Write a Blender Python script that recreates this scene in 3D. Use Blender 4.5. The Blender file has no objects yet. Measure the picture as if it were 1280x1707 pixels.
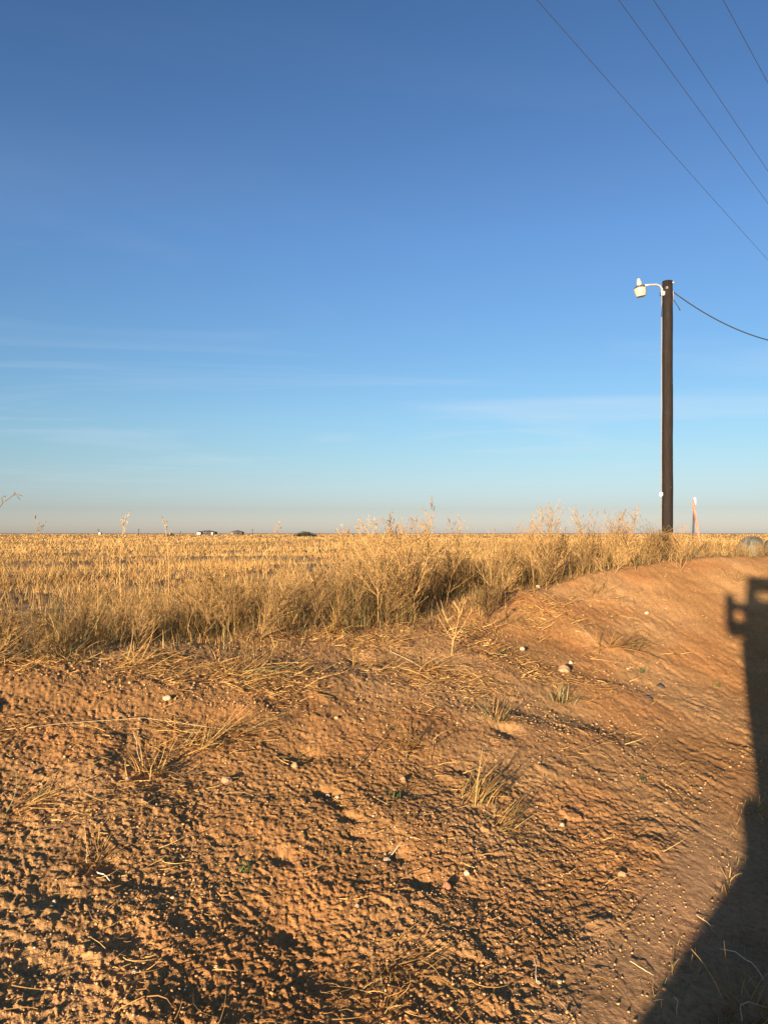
import bpy, math, random
import numpy as np
from mathutils import Vector, Matrix

C = bpy.context.scene.collection
SC = bpy.context.scene
RNG = np.random.default_rng(7)
random.seed(7)
rad = math.radians

# ------------------------------------------------------------------ camera, sky, sun, exposure
F = 1290.0                       # focal length in photo pixels (1280 x 1707)
EYE = 1.6
PITCH = math.atan((889 - 853.5) / F)
cam_d = bpy.data.cameras.new('camera')
cam_d.sensor_fit = 'VERTICAL'
cam_d.angle = 2 * math.atan(853.5 / F)
cam_d.clip_start = 0.05
cam_d.clip_end = 20000
cam = bpy.data.objects.new('camera', cam_d)
cam.location = (0, 0, EYE)
cam.rotation_euler = (rad(90) + PITCH, 0, 0)
C.objects.link(cam)
SC.camera = cam

SUN_ELEV = rad(7.2)
SUN_AZ = math.atan(560 / F)      # light travels towards this azimuth (clockwise from +Y)
world = bpy.data.worlds.new('World')
SC.world = world
world.use_nodes = True
wn, wl = world.node_tree.nodes, world.node_tree.links
wn.clear()
w_out = wn.new('ShaderNodeOutputWorld')
w_bg = wn.new('ShaderNodeBackground')
w_bg.inputs['Strength'].default_value = 0.05
w_sky = wn.new('ShaderNodeTexSky')
w_sky.sky_type = 'NISHITA'
w_sky.sun_disc = False
w_sky.sun_elevation = SUN_ELEV
w_sky.sun_rotation = SUN_AZ + math.pi
w_sky.altitude = 1000
w_sky.air_density = 1.0
w_sky.dust_density = 1.5
w_sky.ozone_density = 2.0
# thin cirrus: the view direction projected on a high flat layer
w_tc = wn.new('ShaderNodeTexCoord')
w_sep = wn.new('ShaderNodeSeparateXYZ')
wl.new(w_tc.outputs['Generated'], w_sep.inputs[0])
w_mx = wn.new('ShaderNodeMath'); w_mx.operation = 'MAXIMUM'; w_mx.inputs[1].default_value = 0.02
wl.new(w_sep.outputs['Z'], w_mx.inputs[0])
w_dx = wn.new('ShaderNodeMath'); w_dx.operation = 'DIVIDE'
w_dy = wn.new('ShaderNodeMath'); w_dy.operation = 'DIVIDE'
wl.new(w_sep.outputs['X'], w_dx.inputs[0]); wl.new(w_mx.outputs[0], w_dx.inputs[1])
wl.new(w_sep.outputs['Y'], w_dy.inputs[0]); wl.new(w_mx.outputs[0], w_dy.inputs[1])
w_cmb = wn.new('ShaderNodeCombineXYZ')
wl.new(w_dx.outputs[0], w_cmb.inputs[0]); wl.new(w_dy.outputs[0], w_cmb.inputs[1])
w_map = wn.new('ShaderNodeMapping')
w_map.inputs['Rotation'].default_value = (0, 0, rad(-14))
w_map.inputs['Scale'].default_value = (0.30, 0.55, 1)
wl.new(w_cmb.outputs[0], w_map.inputs['Vector'])
w_ns = wn.new('ShaderNodeTexNoise')
w_ns.inputs['Scale'].default_value = 1.0
w_ns.inputs['Detail'].default_value = 7
w_ns.inputs['Roughness'].default_value = 0.52
w_ns.inputs['Distortion'].default_value = 0.9
wl.new(w_map.outputs[0], w_ns.inputs['Vector'])
w_rmp = wn.new('ShaderNodeMapRange')
w_rmp.inputs['From Min'].default_value = 0.50
w_rmp.inputs['From Max'].default_value = 0.80
w_rmp.inputs['To Max'].default_value = 0.42
wl.new(w_ns.outputs['Fac'], w_rmp.inputs['Value'])
w_fade = wn.new('ShaderNodeMapRange')
w_fade.inputs['From Min'].default_value = 0.03
w_fade.inputs['From Max'].default_value = 0.12
wl.new(w_sep.outputs['Z'], w_fade.inputs['Value'])
w_mul = wn.new('ShaderNodeMath'); w_mul.operation = 'MULTIPLY'
w_top = wn.new('ShaderNodeMapRange')
w_top.inputs['From Min'].default_value = 0.16
w_top.inputs['From Max'].default_value = 0.42
w_top.inputs['To Min'].default_value = 1.0
w_top.inputs['To Max'].default_value = 0.12
wl.new(w_sep.outputs['Z'], w_top.inputs['Value'])
w_fm = wn.new('ShaderNodeMath'); w_fm.operation = 'MULTIPLY'
wl.new(w_fade.outputs[0], w_fm.inputs[0]); wl.new(w_top.outputs[0], w_fm.inputs[1])
wl.new(w_rmp.outputs[0], w_mul.inputs[0]); wl.new(w_fm.outputs[0], w_mul.inputs[1])
w_mix = wn.new('ShaderNodeMix'); w_mix.data_type = 'RGBA'
w_mix.inputs['B'].default_value = (4.4, 4.9, 5.6, 1)
wl.new(w_mul.outputs[0], w_mix.inputs['Factor'])
# grey-blue evening haze: the same all round the horizon, by height alone
w_gr = wn.new('ShaderNodeValToRGB')
w_gr.color_ramp.interpolation = 'LINEAR'
_st = [(0.003, (1.302, 1.32, 2.021)), (0.03, (0.929, 0.947, 1.384)), (0.069, (0.948, 0.975, 1.193)), (0.1, (0.928, 1.009, 1.142)), (0.145, (0.921, 1.046, 1.177)), (0.22, (0.851, 1.04, 1.225)), (0.357, (0.832, 1.034, 1.33)), (0.419, (0.797, 0.969, 1.255)), (0.476, (0.73, 0.913, 1.207)), (0.575, (0.651, 0.851, 1.135))]
while len(w_gr.color_ramp.elements) < len(_st): w_gr.color_ramp.elements.new(0.5)
for _e, (_p, _c) in zip(w_gr.color_ramp.elements, _st):
    _e.position = _p; _e.color = (*_c, 1)
wl.new(w_sep.outputs['Z'], w_gr.inputs[0])
w_mulc = wn.new('ShaderNodeMix'); w_mulc.data_type = 'RGBA'; w_mulc.blend_type = 'MULTIPLY'; w_mulc.inputs['Factor'].default_value = 1
wl.new(w_sky.outputs[0], w_mulc.inputs['A']); wl.new(w_gr.outputs[0], w_mulc.inputs['B'])
wl.new(w_mulc.outputs['Result'], w_mix.inputs['A'])
wl.new(w_mix.outputs['Result'], w_bg.inputs['Color'])
wl.new(w_bg.outputs[0], w_out.inputs['Surface'])

sun_d = bpy.data.lights.new('sun', 'SUN')
sun_d.energy = 5.0
sun_d.angle = rad(0.55)
sun_d.color = (1.0, 0.82, 0.60)
sun = bpy.data.objects.new('sun', sun_d)
L = Vector((math.sin(SUN_AZ) * math.cos(SUN_ELEV), math.cos(SUN_AZ) * math.cos(SUN_ELEV), -math.sin(SUN_ELEV)))
sun.rotation_euler = L.to_track_quat('-Z', 'Y').to_euler()
sun.location = (-20, -45, 12)
C.objects.link(sun)

SC.view_settings.view_transform = 'Standard'
SC.view_settings.look = 'None'
SC.view_settings.exposure = 1.7
SC.view_settings.gamma = 1.0
SC.view_settings.use_curve_mapping = False

# ------------------------------------------------------------------ helpers
def tag(o, label=None, cat=None, group=None, kind=None):
    if label: o['label'] = label
    if cat: o['category'] = cat
    if group: o['group'] = group
    if kind: o['kind'] = kind
    return o

def link(name, me, mat=None, parent=None, loc=(0, 0, 0), rot=(0, 0, 0)):
    o = bpy.data.objects.new(name, me)
    if mat is not None and me is not None and not me.materials:
        me.materials.append(mat)
    o.location = loc
    o.rotation_euler = rot
    if parent: o.parent = parent
    C.objects.link(o)
    return o

def empty(name, loc=(0, 0, 0), rot=(0, 0, 0)):
    o = bpy.data.objects.new(name, None)
    o.empty_display_size = 0.2
    o.location = loc
    o.rotation_euler = rot
    C.objects.link(o)
    return o

def np_mesh(name, V, faces, tint=None, smooth=False):
    """V (n,3); faces: list of int arrays of shape (m,3) or (m,4)."""
    me = bpy.data.meshes.new(name)
    V = np.ascontiguousarray(V, dtype=np.float32)
    me.vertices.add(len(V))
    me.vertices.foreach_set('co', V.ravel())
    faces = [np.asarray(f, dtype=np.int32) for f in faces if len(f)]
    li = np.concatenate([f.ravel() for f in faces])
    tot = np.concatenate([np.full(len(f), f.shape[1], dtype=np.int32) for f in faces])
    st = np.concatenate([[0], np.cumsum(tot)[:-1]]).astype(np.int32)
    me.loops.add(len(li))
    me.loops.foreach_set('vertex_index', li)
    me.polygons.add(len(tot))
    me.polygons.foreach_set('loop_start', st)
    if smooth:
        me.polygons.foreach_set('use_smooth', np.ones(len(tot), dtype=bool))
    if tint is not None:
        a = me.attributes.new('tint', 'FLOAT_COLOR', 'POINT')
        col = np.ones((len(V), 4), dtype=np.float32)
        col[:, :tint.shape[1]] = tint
        a.data.foreach_set('color', col.ravel())
    me.update(calc_edges=True)
    me.validate()
    return me

class MB:
    """Collects simple shapes into one mesh."""
    def __init__(s): s.v, s.q, s.t, s.n = [], [], [], 0
    def add(s, V, quads=(), tris=()):
        V = np.asarray(V, dtype=float)
        s.v.append(V)
        if len(quads): s.q.append(np.asarray(quads) + s.n)
        if len(tris): s.t.append(np.asarray(tris) + s.n)
        s.n += len(V)
    def box(s, c, d, rotz=0, bev=0.0, M=None):
        x, y, z = (k / 2 for k in d)
        if bev <= 0:
            V = np.array([(sx * x, sy * y, sz * z) for sx in (-1, 1) for sy in (-1, 1) for sz in (-1, 1)])
            Q = [(0, 1, 3, 2), (4, 6, 7, 5), (0, 4, 5, 1), (2, 3, 7, 6), (0, 2, 6, 4), (1, 5, 7, 3)]
            T = []
        else:
            b = bev; V = []; idx = {}
            for sx in (-1, 1):
                for sy in (-1, 1):
                    for sz in (-1, 1):
                        for a in range(3):
                            p = [sx * (x - b), sy * (y - b), sz * (z - b)]
                            p[a] = (sx * x, sy * y, sz * z)[a]
                            idx[(sx, sy, sz, a)] = len(V); V.append(p)
            g = lambda *k: idx[k]
            Q, T = [], []
            for sg in (-1, 1):
                Q.append([g(sg, a, b2, 0) for a, b2 in ((-1, -1), (1, -1), (1, 1), (-1, 1))][::sg])
                Q.append([g(a, sg, b2, 1) for a, b2 in ((-1, -1), (-1, 1), (1, 1), (1, -1))][::sg])
                Q.append([g(a, b2, sg, 2) for a, b2 in ((-1, -1), (1, -1), (1, 1), (-1, 1))][::sg])
            for a in (-1, 1):
                for b2 in (-1, 1):
                    Q.append([g(a, b2, -1, 0), g(a, b2, 1, 0), g(a, b2, 1, 1), g(a, b2, -1, 1)])
                    Q.append([g(a, -1, b2, 0), g(a, 1, b2, 0), g(a, 1, b2, 2), g(a, -1, b2, 2)])
                    Q.append([g(-1, a, b2, 1), g(1, a, b2, 1), g(1, a, b2, 2), g(-1, a, b2, 2)])
                    for c2 in (-1, 1):
                        T.append([g(a, b2, c2, 0), g(a, b2, c2, 1), g(a, b2, c2, 2)])
            V = np.array(V, dtype=float)
        if M is not None:
            V = V @ np.array(M.to_3x3()).T
        if rotz:
            cc, ss = math.cos(rotz), math.sin(rotz)
            V = V @ np.array([[cc, ss, 0], [-ss, cc, 0], [0, 0, 1]])
        s.add(V + np.array(c), Q, T)
    def tube(s, pts, r, n=8, cap=True):
        pts = [Vector(p) for p in pts]
        rs = r if hasattr(r, '__len__') else [r] * len(pts)
        rings = []
        t0 = (pts[1] - pts[0]).normalized()
        up = Vector((0, 0, 1)) if abs(t0.z) < 0.9 else Vector((1, 0, 0))
        u = t0.cross(up).normalized()
        for i, p in enumerate(pts):
            a = pts[max(i - 1, 0)]; b = pts[min(i + 1, len(pts) - 1)]
            t = (b - a).normalized()
            u = (u - t * u.dot(t)).normalized()
            v = t.cross(u)
            rings.append([p + (u * math.cos(2 * math.pi * k / n) + v * math.sin(2 * math.pi * k / n)) * rs[i] for k in range(n)])
        V = [tuple(q) for ring in rings for q in ring]
        Q = [(i * n + k, i * n + (k + 1) % n, (i + 1) * n + (k + 1) % n, (i + 1) * n + k) for i in range(len(pts) - 1) for k in range(n)]
        T = []
        if cap:
            m = len(V); V += [tuple(pts[0]), tuple(pts[-1])]
            e = (len(pts) - 1) * n
            T = [(m, (k + 1) % n, k) for k in range(n)] + [(m + 1, e + k, e + (k + 1) % n) for k in range(n)]
        s.add(V, Q, T)
    def lathe(s, prof, n=20, M=None):
        """prof: list of (r, z)"""
        V = [(r * math.cos(2 * math.pi * k / n), r * math.sin(2 * math.pi * k / n), z) for r, z in prof for k in range(n)]
        Q = [(i * n + k, i * n + (k + 1) % n, (i + 1) * n + (k + 1) % n, (i + 1) * n + k) for i in range(len(prof) - 1) for k in range(n)]
        V = np.array(V)
        if M is not None:
            V = V @ np.array(M.to_3x3()).T + np.array(M.translation)
        s.add(V, Q)
    def prism(s, poly, y0, y1, axis='y'):
        """poly of (a, z) extruded along an axis; fan caps (convex or nearly)"""
        n = len(poly)
        mk = (lambda a, z, w: (a, w, z)) if axis == 'y' else (lambda a, z, w: (w, a, z))
        V = [mk(a, z, y0) for a, z in poly] + [mk(a, z, y1) for a, z in poly]
        Q = [(k, (k + 1) % n, n + (k + 1) % n, n + k) for k in range(n)]
        T = [(0, k + 1, k) for k in range(1, n - 1)] + [(n, n + k, n + k + 1) for k in range(1, n - 1)]
        s.add(V, Q, T)
    def mesh(s, name, smooth=False, tint=None):
        return np_mesh(name, np.concatenate(s.v), [np.concatenate(k) for k in (s.q, s.t) if k], tint, smooth)
    def build(s, name, mat, parent=None, smooth=False, loc=(0, 0, 0), rot=(0, 0, 0)):
        return link(name, s.mesh(name, smooth), mat, parent, loc, rot)

# ---- noise
def _h(ix, iy, seed):
    h = (ix.astype(np.int64) * 374761393 + iy.astype(np.int64) * 668265263 + seed * 974634777) & 0xffffffff
    h = ((h ^ (h >> 13)) * 1274126177) & 0xffffffff
    h = ((h ^ (h >> 16)) * 2246822519) & 0xffffffff
    return ((h ^ (h >> 15)) & 0xffffff) / float(0x1000000)

def noise(x, y, seed=0):
    ix, iy = np.floor(x), np.floor(y)
    fx, fy = x - ix, y - iy
    u = fx * fx * fx * (fx * (fx * 6 - 15) + 10)
    v = fy * fy * fy * (fy * (fy * 6 - 15) + 10)
    def g(dx, dy):
        a = _h(ix + dx, iy + dy, seed) * 2 * math.pi
        return np.cos(a) * (fx - dx) + np.sin(a) * (fy - dy)
    a, b, c, d = g(0, 0), g(1, 0), g(0, 1), g(1, 1)
    return ((a * (1 - u) + b * u) * (1 - v) + (c * (1 - u) + d * u) * v) * 1.5

def fbm(x, y, seed=0, oct=3, gain=0.5):
    s, a = 0, 1.0
    for k in range(oct):
        s = s + a * noise(x * 2 ** k + 13.7 * k, y * 2 ** k - 7.1 * k, seed + k)
        a *= gain
    return s

def worley(x, y, seed=0):
    ix, iy = np.floor(x), np.floor(y)
    best = np.full(np.shape(x), 9.0); sec = np.full(np.shape(x), 9.0); bid = np.zeros(np.shape(x))
    for dx in (-1, 0, 1):
        for dy in (-1, 0, 1):
            cx, cy = ix + dx, iy + dy
            px = cx + 0.1 + 0.8 * _h(cx, cy, seed); py = cy + 0.1 + 0.8 * _h(cx, cy, seed + 91)
            d = (px - x) ** 2 + (py - y) ** 2
            m = d < best
            sec = np.where(m, best, np.minimum(sec, d))
            best = np.where(m, d, best); bid = np.where(m, _h(cx, cy, seed + 17), bid)
    return np.sqrt(best), bid, np.sqrt(sec) - np.sqrt(best)

def sstep(a, b, x):
    t = np.clip((x - a) / (b - a), 0, 1)
    return t * t * (3 - 2 * t)

# ---- lie of the land: a ditch road at z = 0, a dirt bank up to 0.8 m, a field at 0.5 m
def shift(s):
    t = np.clip(s - 5.0, 0, 6.4)
    return 0.045 * t * t + 0.576 * np.clip(s - 11.4, 0, 30)

def n_s(x, y):
    s = 0.530 * x + 0.848 * y
    return -0.848 * x + 0.530 * y + shift(s), s

def ns_xy(n, s):
    n = n - shift(s)
    return -0.848 * n + 0.530 * s, 0.530 * n + 0.848 * s

def crest_n(s):
    return 3.65 + 0.36 * np.logaddexp(0, (5.2 - s) * 1.6) / 1.6 * (1 - 0.75 * sstep(3, -6, s))

PITS = []
def base_z(x, y):
    n, s = n_s(x, y)
    nc = crest_n(s)
    t = np.clip((n - 0.55) / (nc - 0.55), 0, None)
    zc = 0.80 + 0.40 * sstep(6, 11, s) + 0.07 * sstep(10.2, 12, s)
    up = zc * np.where(t < 1, 0.75 * np.minimum(t, 1) + 0.25 * sstep(0, 1, t), 1.0)
    past = sstep(0.2, 3.2, n - nc)
    z = up - (zc - 0.5) * past
    z = z + 0.05 * sstep(0.4, -1.5, n) + 0.9 * sstep(-9, -16, n) * 0.3
    # lumps of the spoil bank
    bank = sstep(0.5, 1.6, n) * (1 - sstep(1.0, 3.0, n - nc))
    if PITS: z = z + dents(x, y)
    z = z + bank * (0.045 * noise(x * 0.75 + 3.1, y * 0.75, 5) + 0.016 * noise(x * 1.9, y * 1.9, 6)) * (1 - 0.5 * sstep(0, 2, x - 0.15 * y))
    back = 0.399 * x + 0.917 * y
    z = z - 0.10 * sstep(0.8, 0.2, n) * sstep(-0.6, 0.2, back) + np.clip(0.515 - 0.45 * n, 0, 0.62) * sstep(-0.15, -0.85, back)
    z = z + 0.10 * sstep(1.5, 5, n - nc) * noise(x * 0.16, y * 0.16, 8)
    return z

def dents(x, y):
    z = 0
    for px, py, r, dep in PITS:
        z = z - dep * np.exp(-((x - px) ** 2 + (y - py) ** 2) / (r * r))
    return z

def relief(x, y):
    n, s = n_s(x, y)
    nc = crest_n(s)
    d = np.hypot(x, y)
    bank = sstep(0.35, 0.9, n) * (1 - sstep(0.3, 1.2, n - nc))
    smooth_toe = (1 - sstep(0.74, 0.98, n + 0.16 * noise(x * 2.2, y * 2.2, 21))) * sstep(1.2, 2.4, s) * sstep(5.4, 3.6, s)
    right = sstep(0.1, 1.6, x - 0.15 * y + 0.35 * noise(x * 0.9, y * 0.9, 22))
    rough = (1 - 0.18 * right) * (1 - 0.88 * smooth_toe)
    w1 = x + 0.03 * noise(x * 6, y * 6, 31) + 0.012 * noise(x * 25, y * 25, 33)
    w2 = y + 0.03 * noise(x * 6 + 9, y * 6, 32) + 0.012 * noise(x * 25 + 9, y * 25, 34)
    f1, id1, e1 = worley(w1 * 9, w2 * 9, 41)
    f2, id2, e2 = worley(w1 * 22 + 5, w2 * 22, 42)
    f3, id3, e3 = worley(w1 * 48 + 5, w2 * 48, 43)
    patch = sstep(-0.25, 0.35, noise(x * 1.3, y * 1.3, 44))
    patch2 = sstep(-0.3, 0.4, noise(x * 2.9, y * 2.9, 45))
    z = 0.007 * rough * fbm(x * 3.4, y * 3.4, 51, 2)
    z = z + 0.013 * rough * patch * (id1 ** 8) * np.minimum(1, e1 * 3.5)
    z = z + 0.0060 * rough * (0.25 + 0.75 * patch2) * (id2 ** 3.5) * np.minimum(1, e2 * 3.0)
    z = z + 0.0046 * (0.15 + 0.85 * rough) * (id3 ** 1.8) * np.minimum(1, e3 * 2.5)
    z = z + 0.0028 * rough * fbm(x * 12, y * 12, 53, 2, 0.5)
    z = z + 0.0046 * (0.12 + 0.88 * rough) * fbm(w1 * 36, w2 * 36, 54, 3, 0.75)
    # scoop marks and rills running down the right of the bank
    a, b = 0.40 * x - 0.917 * y, 0.917 * x + 0.40 * y
    wob = 0.05 * noise(x * 3.2, y * 3.2, 61) + 0.02 * noise(x * 9, y * 9, 60)
    st = 1 - 2 * np.abs(noise(a * 3.0, (b + wob) * 10, 62))
    st2 = 1 - 2 * np.abs(noise(a * 8, (b + wob) * 27, 63))
    z = z + right * (0.008 * st + 0.0065 * st2 * (0.3 + 0.7 * patch2)) * (1 - 0.7 * smooth_toe)
    # tread-like cross ridges on the near left
    tr = sstep(0.3, -0.3, x) * sstep(4.2, 2.6, y) * sstep(-0.1, 0.3, noise(x * 1.1 + 4, y * 0.5, 64))
    z = z + tr * 0.002 * np.sin((y + 0.06 * noise(x * 4, y * 4, 65)) * 2 * math.pi / 0.075)
    z = z * bank
    road = 1 - sstep(0.35, 0.9, n)
    z = z + road * (0.012 * fbm(x * 3, y * 3, 71, 3) + 0.006 * fbm(x * 14, y * 14, 72, 2))
    fld = sstep(0.2, 1.0, n - nc)
    z = z + fld * (0.04 * fbm(x * 1.3, y * 1.3, 81, 3))
    return z * sstep(60, 25, d)

def ground(x, y, detail=True):
    x = np.asarray(x, dtype=float); y = np.asarray(y, dtype=float)
    return base_z(x, y) + (relief(x, y) if detail else 0)

CP, SP = math.cos(PITCH), math.sin(PITCH)
def ray(px, py):
    u, v = (px - 640) / F, (853.5 - py) / F
    return Vector((u, CP - v * SP, SP + v * CP))

def at(px, py, depth):
    """world point seen at a photo pixel, at the given distance along +Y"""
    r = ray(px, py)
    return Vector((0, 0, EYE)) + r * (depth / r.y)

def hit(px, py):
    """ground point seen at a photo pixel"""
    r = ray(px, py)
    d = np.geomspace(1.2, 400, 3000)
    z = EYE + r.z / r.y * d
    g = base_z(r.x / r.y * d, d)
    k = int(np.argmax(z < g))
    if k == 0: k = len(d) - 1
    x, y = r.x / r.y * d[k], d[k]
    return Vector((x, y, float(ground(np.array([x]), np.array([y]))[0])))

_p = []
for px, py, r, dep in [(500, 1262, .09, .030), (515, 1252, .06, .02), (540, 1322, .05, .022), (562, 1340, .045, .026), (582, 1362, .045, .026), (590, 1390, .04, .02),
                       (-190, 1240, .28, -.12), (-120, 1215, .12, -.03), (-240, 1200, .16, -.08), (600, 1100, .11, .05), (840, 1215, .09, .035), (660, 1425, .05, .018),  # raised bumps beyond the left edge, added to shade the bank there
                       (700, 1470, .06, .018), (180, 1440, .08, .020), (90, 1490, .09, .020), (470, 1430, .06, .018), (205, 1560, .08, .018), (320, 1640, .07, .014),
                       (60, 1620, .08, .014), (480, 1560, .06, .016), (760, 1300, .07, -.02), (430, 1190, .16, -.03), (150, 1290, .14, -.03), (980, 1060, .2, -.03)]:
    q = hit(px, py); _p.append((q.x, q.y, r, dep))
PITS.extend(_p)

# ---- materials
def new_mat(name):
    m = bpy.data.materials.new(name)
    m.use_nodes = True
    nt = m.node_tree
    b = nt.nodes['Principled BSDF']
    return m, nt.nodes, nt.links, b

def ramp(nodes, stops):
    r = nodes.new('ShaderNodeValToRGB')
    e = r.color_ramp.elements
    while len(e) < len(stops): e.new(0.5)
    for k, (p, c) in enumerate(stops):
        e[k].position = p; e[k].color = (*c, 1)
    return r

def tex_noise(nodes, links, scale, detail=4, rough=0.55, coord='Object', stretch=None):
    tc = nodes.new('ShaderNodeTexCoord')
    t = nodes.new('ShaderNodeTexNoise')
    t.inputs['Scale'].default_value = scale
    t.inputs['Detail'].default_value = detail
    t.inputs['Roughness'].default_value = rough
    if stretch:
        mp = nodes.new('ShaderNodeMapping')
        mp.inputs['Scale'].default_value = stretch
        links.new(tc.outputs[coord], mp.inputs['Vector'])
        links.new(mp.outputs[0], t.inputs['Vector'])
    else:
        links.new(tc.outputs[coord], t.inputs['Vector'])
    return t

def simple_mat(name, c1, c2, scale=12, rough=0.7, metal=0.0, bump=0.0, stretch=None, detail=4):
    m, N, K, b = new_mat(name)
    t = tex_noise(N, K, scale, detail, stretch=stretch)
    r = ramp(N, [(0.32, c1), (0.68, c2)])
    K.new(t.outputs['Fac'], r.inputs[0])
    K.new(r.outputs[0], b.inputs['Base Color'])
    b.inputs['Roughness'].default_value = rough
    b.inputs['Metallic'].default_value = metal
    b.inputs['Specular IOR Level'].default_value = 0.25
    if bump:
        bp = N.new('ShaderNodeBump')
        bp.inputs['Strength'].default_value = bump
        bp.inputs['Distance'].default_value = 0.01
        K.new(t.outputs['Fac'], bp.inputs['Height'])
        K.new(bp.outputs[0], b.inputs['Normal'])
    return m

def plant_mat(name, rough=0.75, trans=0.22):
    """dry stems and blades: own tint per vertex, some light comes through"""
    m, N, K, b = new_mat(name)
    a = N.new('ShaderNodeAttribute'); a.attribute_name = 'tint'
    oi = N.new('ShaderNodeObjectInfo')
    hs = N.new('ShaderNodeHueSaturation')
    mr = N.new('ShaderNodeMapRange')
    mr.inputs['To Min'].default_value = 0.82; mr.inputs['To Max'].default_value = 1.15
    K.new(oi.outputs['Random'], mr.inputs['Value'])
    K.new(mr.outputs[0], hs.inputs['Value'])
    K.new(a.outputs['Color'], hs.inputs['Color'])
    K.new(hs.outputs[0], b.inputs['Base Color'])
    b.inputs['Roughness'].default_value = rough
    b.inputs['Specular IOR Level'].default_value = 0.2
    tl = N.new('ShaderNodeBsdfTranslucent')
    K.new(hs.outputs[0], tl.inputs['Color'])
    mx = N.new('ShaderNodeMixShader')
    mx.inputs[0].default_value = trans
    K.new(b.outputs[0], mx.inputs[1]); K.new(tl.outputs[0], mx.inputs[2])
    K.new(mx.outputs[0], N['Material Output'].inputs['Surface'])
    return m

def ground_mat():
    m, N, K, b = new_mat('red_brown_earth')
    a = N.new('ShaderNodeAttribute'); a.attribute_name = 'tint'
    t1 = tex_noise(N, K, 2.2, 6, 0.6)
    t2 = tex_noise(N, K, 40, 5, 0.65)
    t3 = tex_noise(N, K, 170, 3, 0.6)
    r1 = ramp(N, [(0.30, (0.80, 0.76, 0.72)), (0.70, (1.16, 1.12, 1.08))])
    r2 = ramp(N, [(0.28, (0.66, 0.62, 0.60)), (0.50, (1.0, 1.0, 1.0)), (0.74, (1.28, 1.28, 1.30))])
    K.new(t1.outputs['Fac'], r1.inputs[0]); K.new(t2.outputs['Fac'], r2.inputs[0])
    m1 = N.new('ShaderNodeMix'); m1.data_type = 'RGBA'; m1.blend_type = 'MULTIPLY'; m1.inputs['Factor'].default_value = 1
    m2 = N.new('ShaderNodeMix'); m2.data_type = 'RGBA'; m2.blend_type = 'MULTIPLY'; m2.inputs['Factor'].default_value = 1
    K.new(a.outputs['Color'], m1.inputs['A']); K.new(r1.outputs[0], m1.inputs['B'])
    K.new(m1.outputs['Result'], m2.inputs['A']); K.new(r2.outputs[0], m2.inputs['B'])
    K.new(m2.outputs['Result'], b.inputs['Base Color'])
    b.inputs['Roughness'].default_value = 0.95
    b.inputs['Specular IOR Level'].default_value = 0.08
    add = N.new('ShaderNodeMath'); add.operation = 'MULTIPLY_ADD'; add.inputs[1].default_value = 0.45
    K.new(t3.outputs['Fac'], add.inputs[0]); K.new(t2.outputs['Fac'], add.inputs[2])
    bp = N.new('ShaderNodeBump')
    bp.inputs['Strength'].default_value = 0.8; bp.inputs['Distance'].default_value = 0.008
    K.new(add.outputs[0], bp.inputs['Height'])
    K.new(bp.outputs[0], b.inputs['Normal'])
    return m

M_GROUND = ground_mat()
M_PLANT = plant_mat('dry_plant')
M_CLOD = plant_mat('earth_clod', 0.95, 0.0)
M_WOOD = simple_mat('creosoted_wood', (0.006, 0.0042, 0.0032), (0.020, 0.012, 0.008), 9, 0.85, bump=0.6, stretch=(6, 6, 0.35), detail=6)
M_GALV = simple_mat('galvanised_steel', (0.34, 0.31, 0.27), (0.44, 0.41, 0.36), 30, 0.5, 0.3)
M_CONDUIT = simple_mat('pale_grey_pipe', (0.20, 0.18, 0.16), (0.28, 0.25, 0.22), 20, 0.8)
M_CABLE = simple_mat('black_cable', (0.012, 0.012, 0.014), (0.03, 0.03, 0.034), 60, 0.6)
M_WIRE = simple_mat('weathered_aluminium_wire', (0.10, 0.11, 0.13), (0.15, 0.16, 0.19), 40, 0.7, 0.2)
M_DARKMETAL = simple_mat('dark_weathered_metal', (0.05, 0.05, 0.045), (0.10, 0.095, 0.085), 40, 0.6, 0.4)
M_WHITE = simple_mat('white_plastic', (0.74, 0.72, 0.68), (0.82, 0.80, 0.77), 30, 0.5)
M_LENS = simple_mat('ribbed_clear_refractor', (0.34, 0.27, 0.16), (0.58, 0.48, 0.31), 60, 0.25)
M_POSTGREEN = simple_mat('dark_painted_steel', (0.020, 0.026, 0.024), (0.05, 0.055, 0.05), 50, 0.7)
M_ORANGE = simple_mat('orange_flagging', (0.82, 0.11, 0.07), (0.88, 0.17, 0.11), 30, 0.6)
M_STONE_PALE = simple_mat('pale_limestone', (0.38, 0.27, 0.16), (0.56, 0.45, 0.31), 60, 0.9, bump=0.6)
M_STONE_TAN = simple_mat('tan_clod', (0.36, 0.20, 0.10), (0.48, 0.29, 0.16), 60, 0.95, bump=0.6)
M_STONE_RED = simple_mat('reddish_clod', (0.36, 0.15, 0.07), (0.44, 0.21, 0.11), 60, 0.95, bump=0.6)
M_STONE_DARK = simple_mat('dark_chip', (0.05, 0.04, 0.035), (0.09, 0.07, 0.06), 60, 0.8, bump=0.4)
M_MOUND = simple_mat('grey_green_weathered', (0.060, 0.058, 0.042), (0.14, 0.125, 0.09), 7, 0.95, bump=0.8, detail=7)

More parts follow.
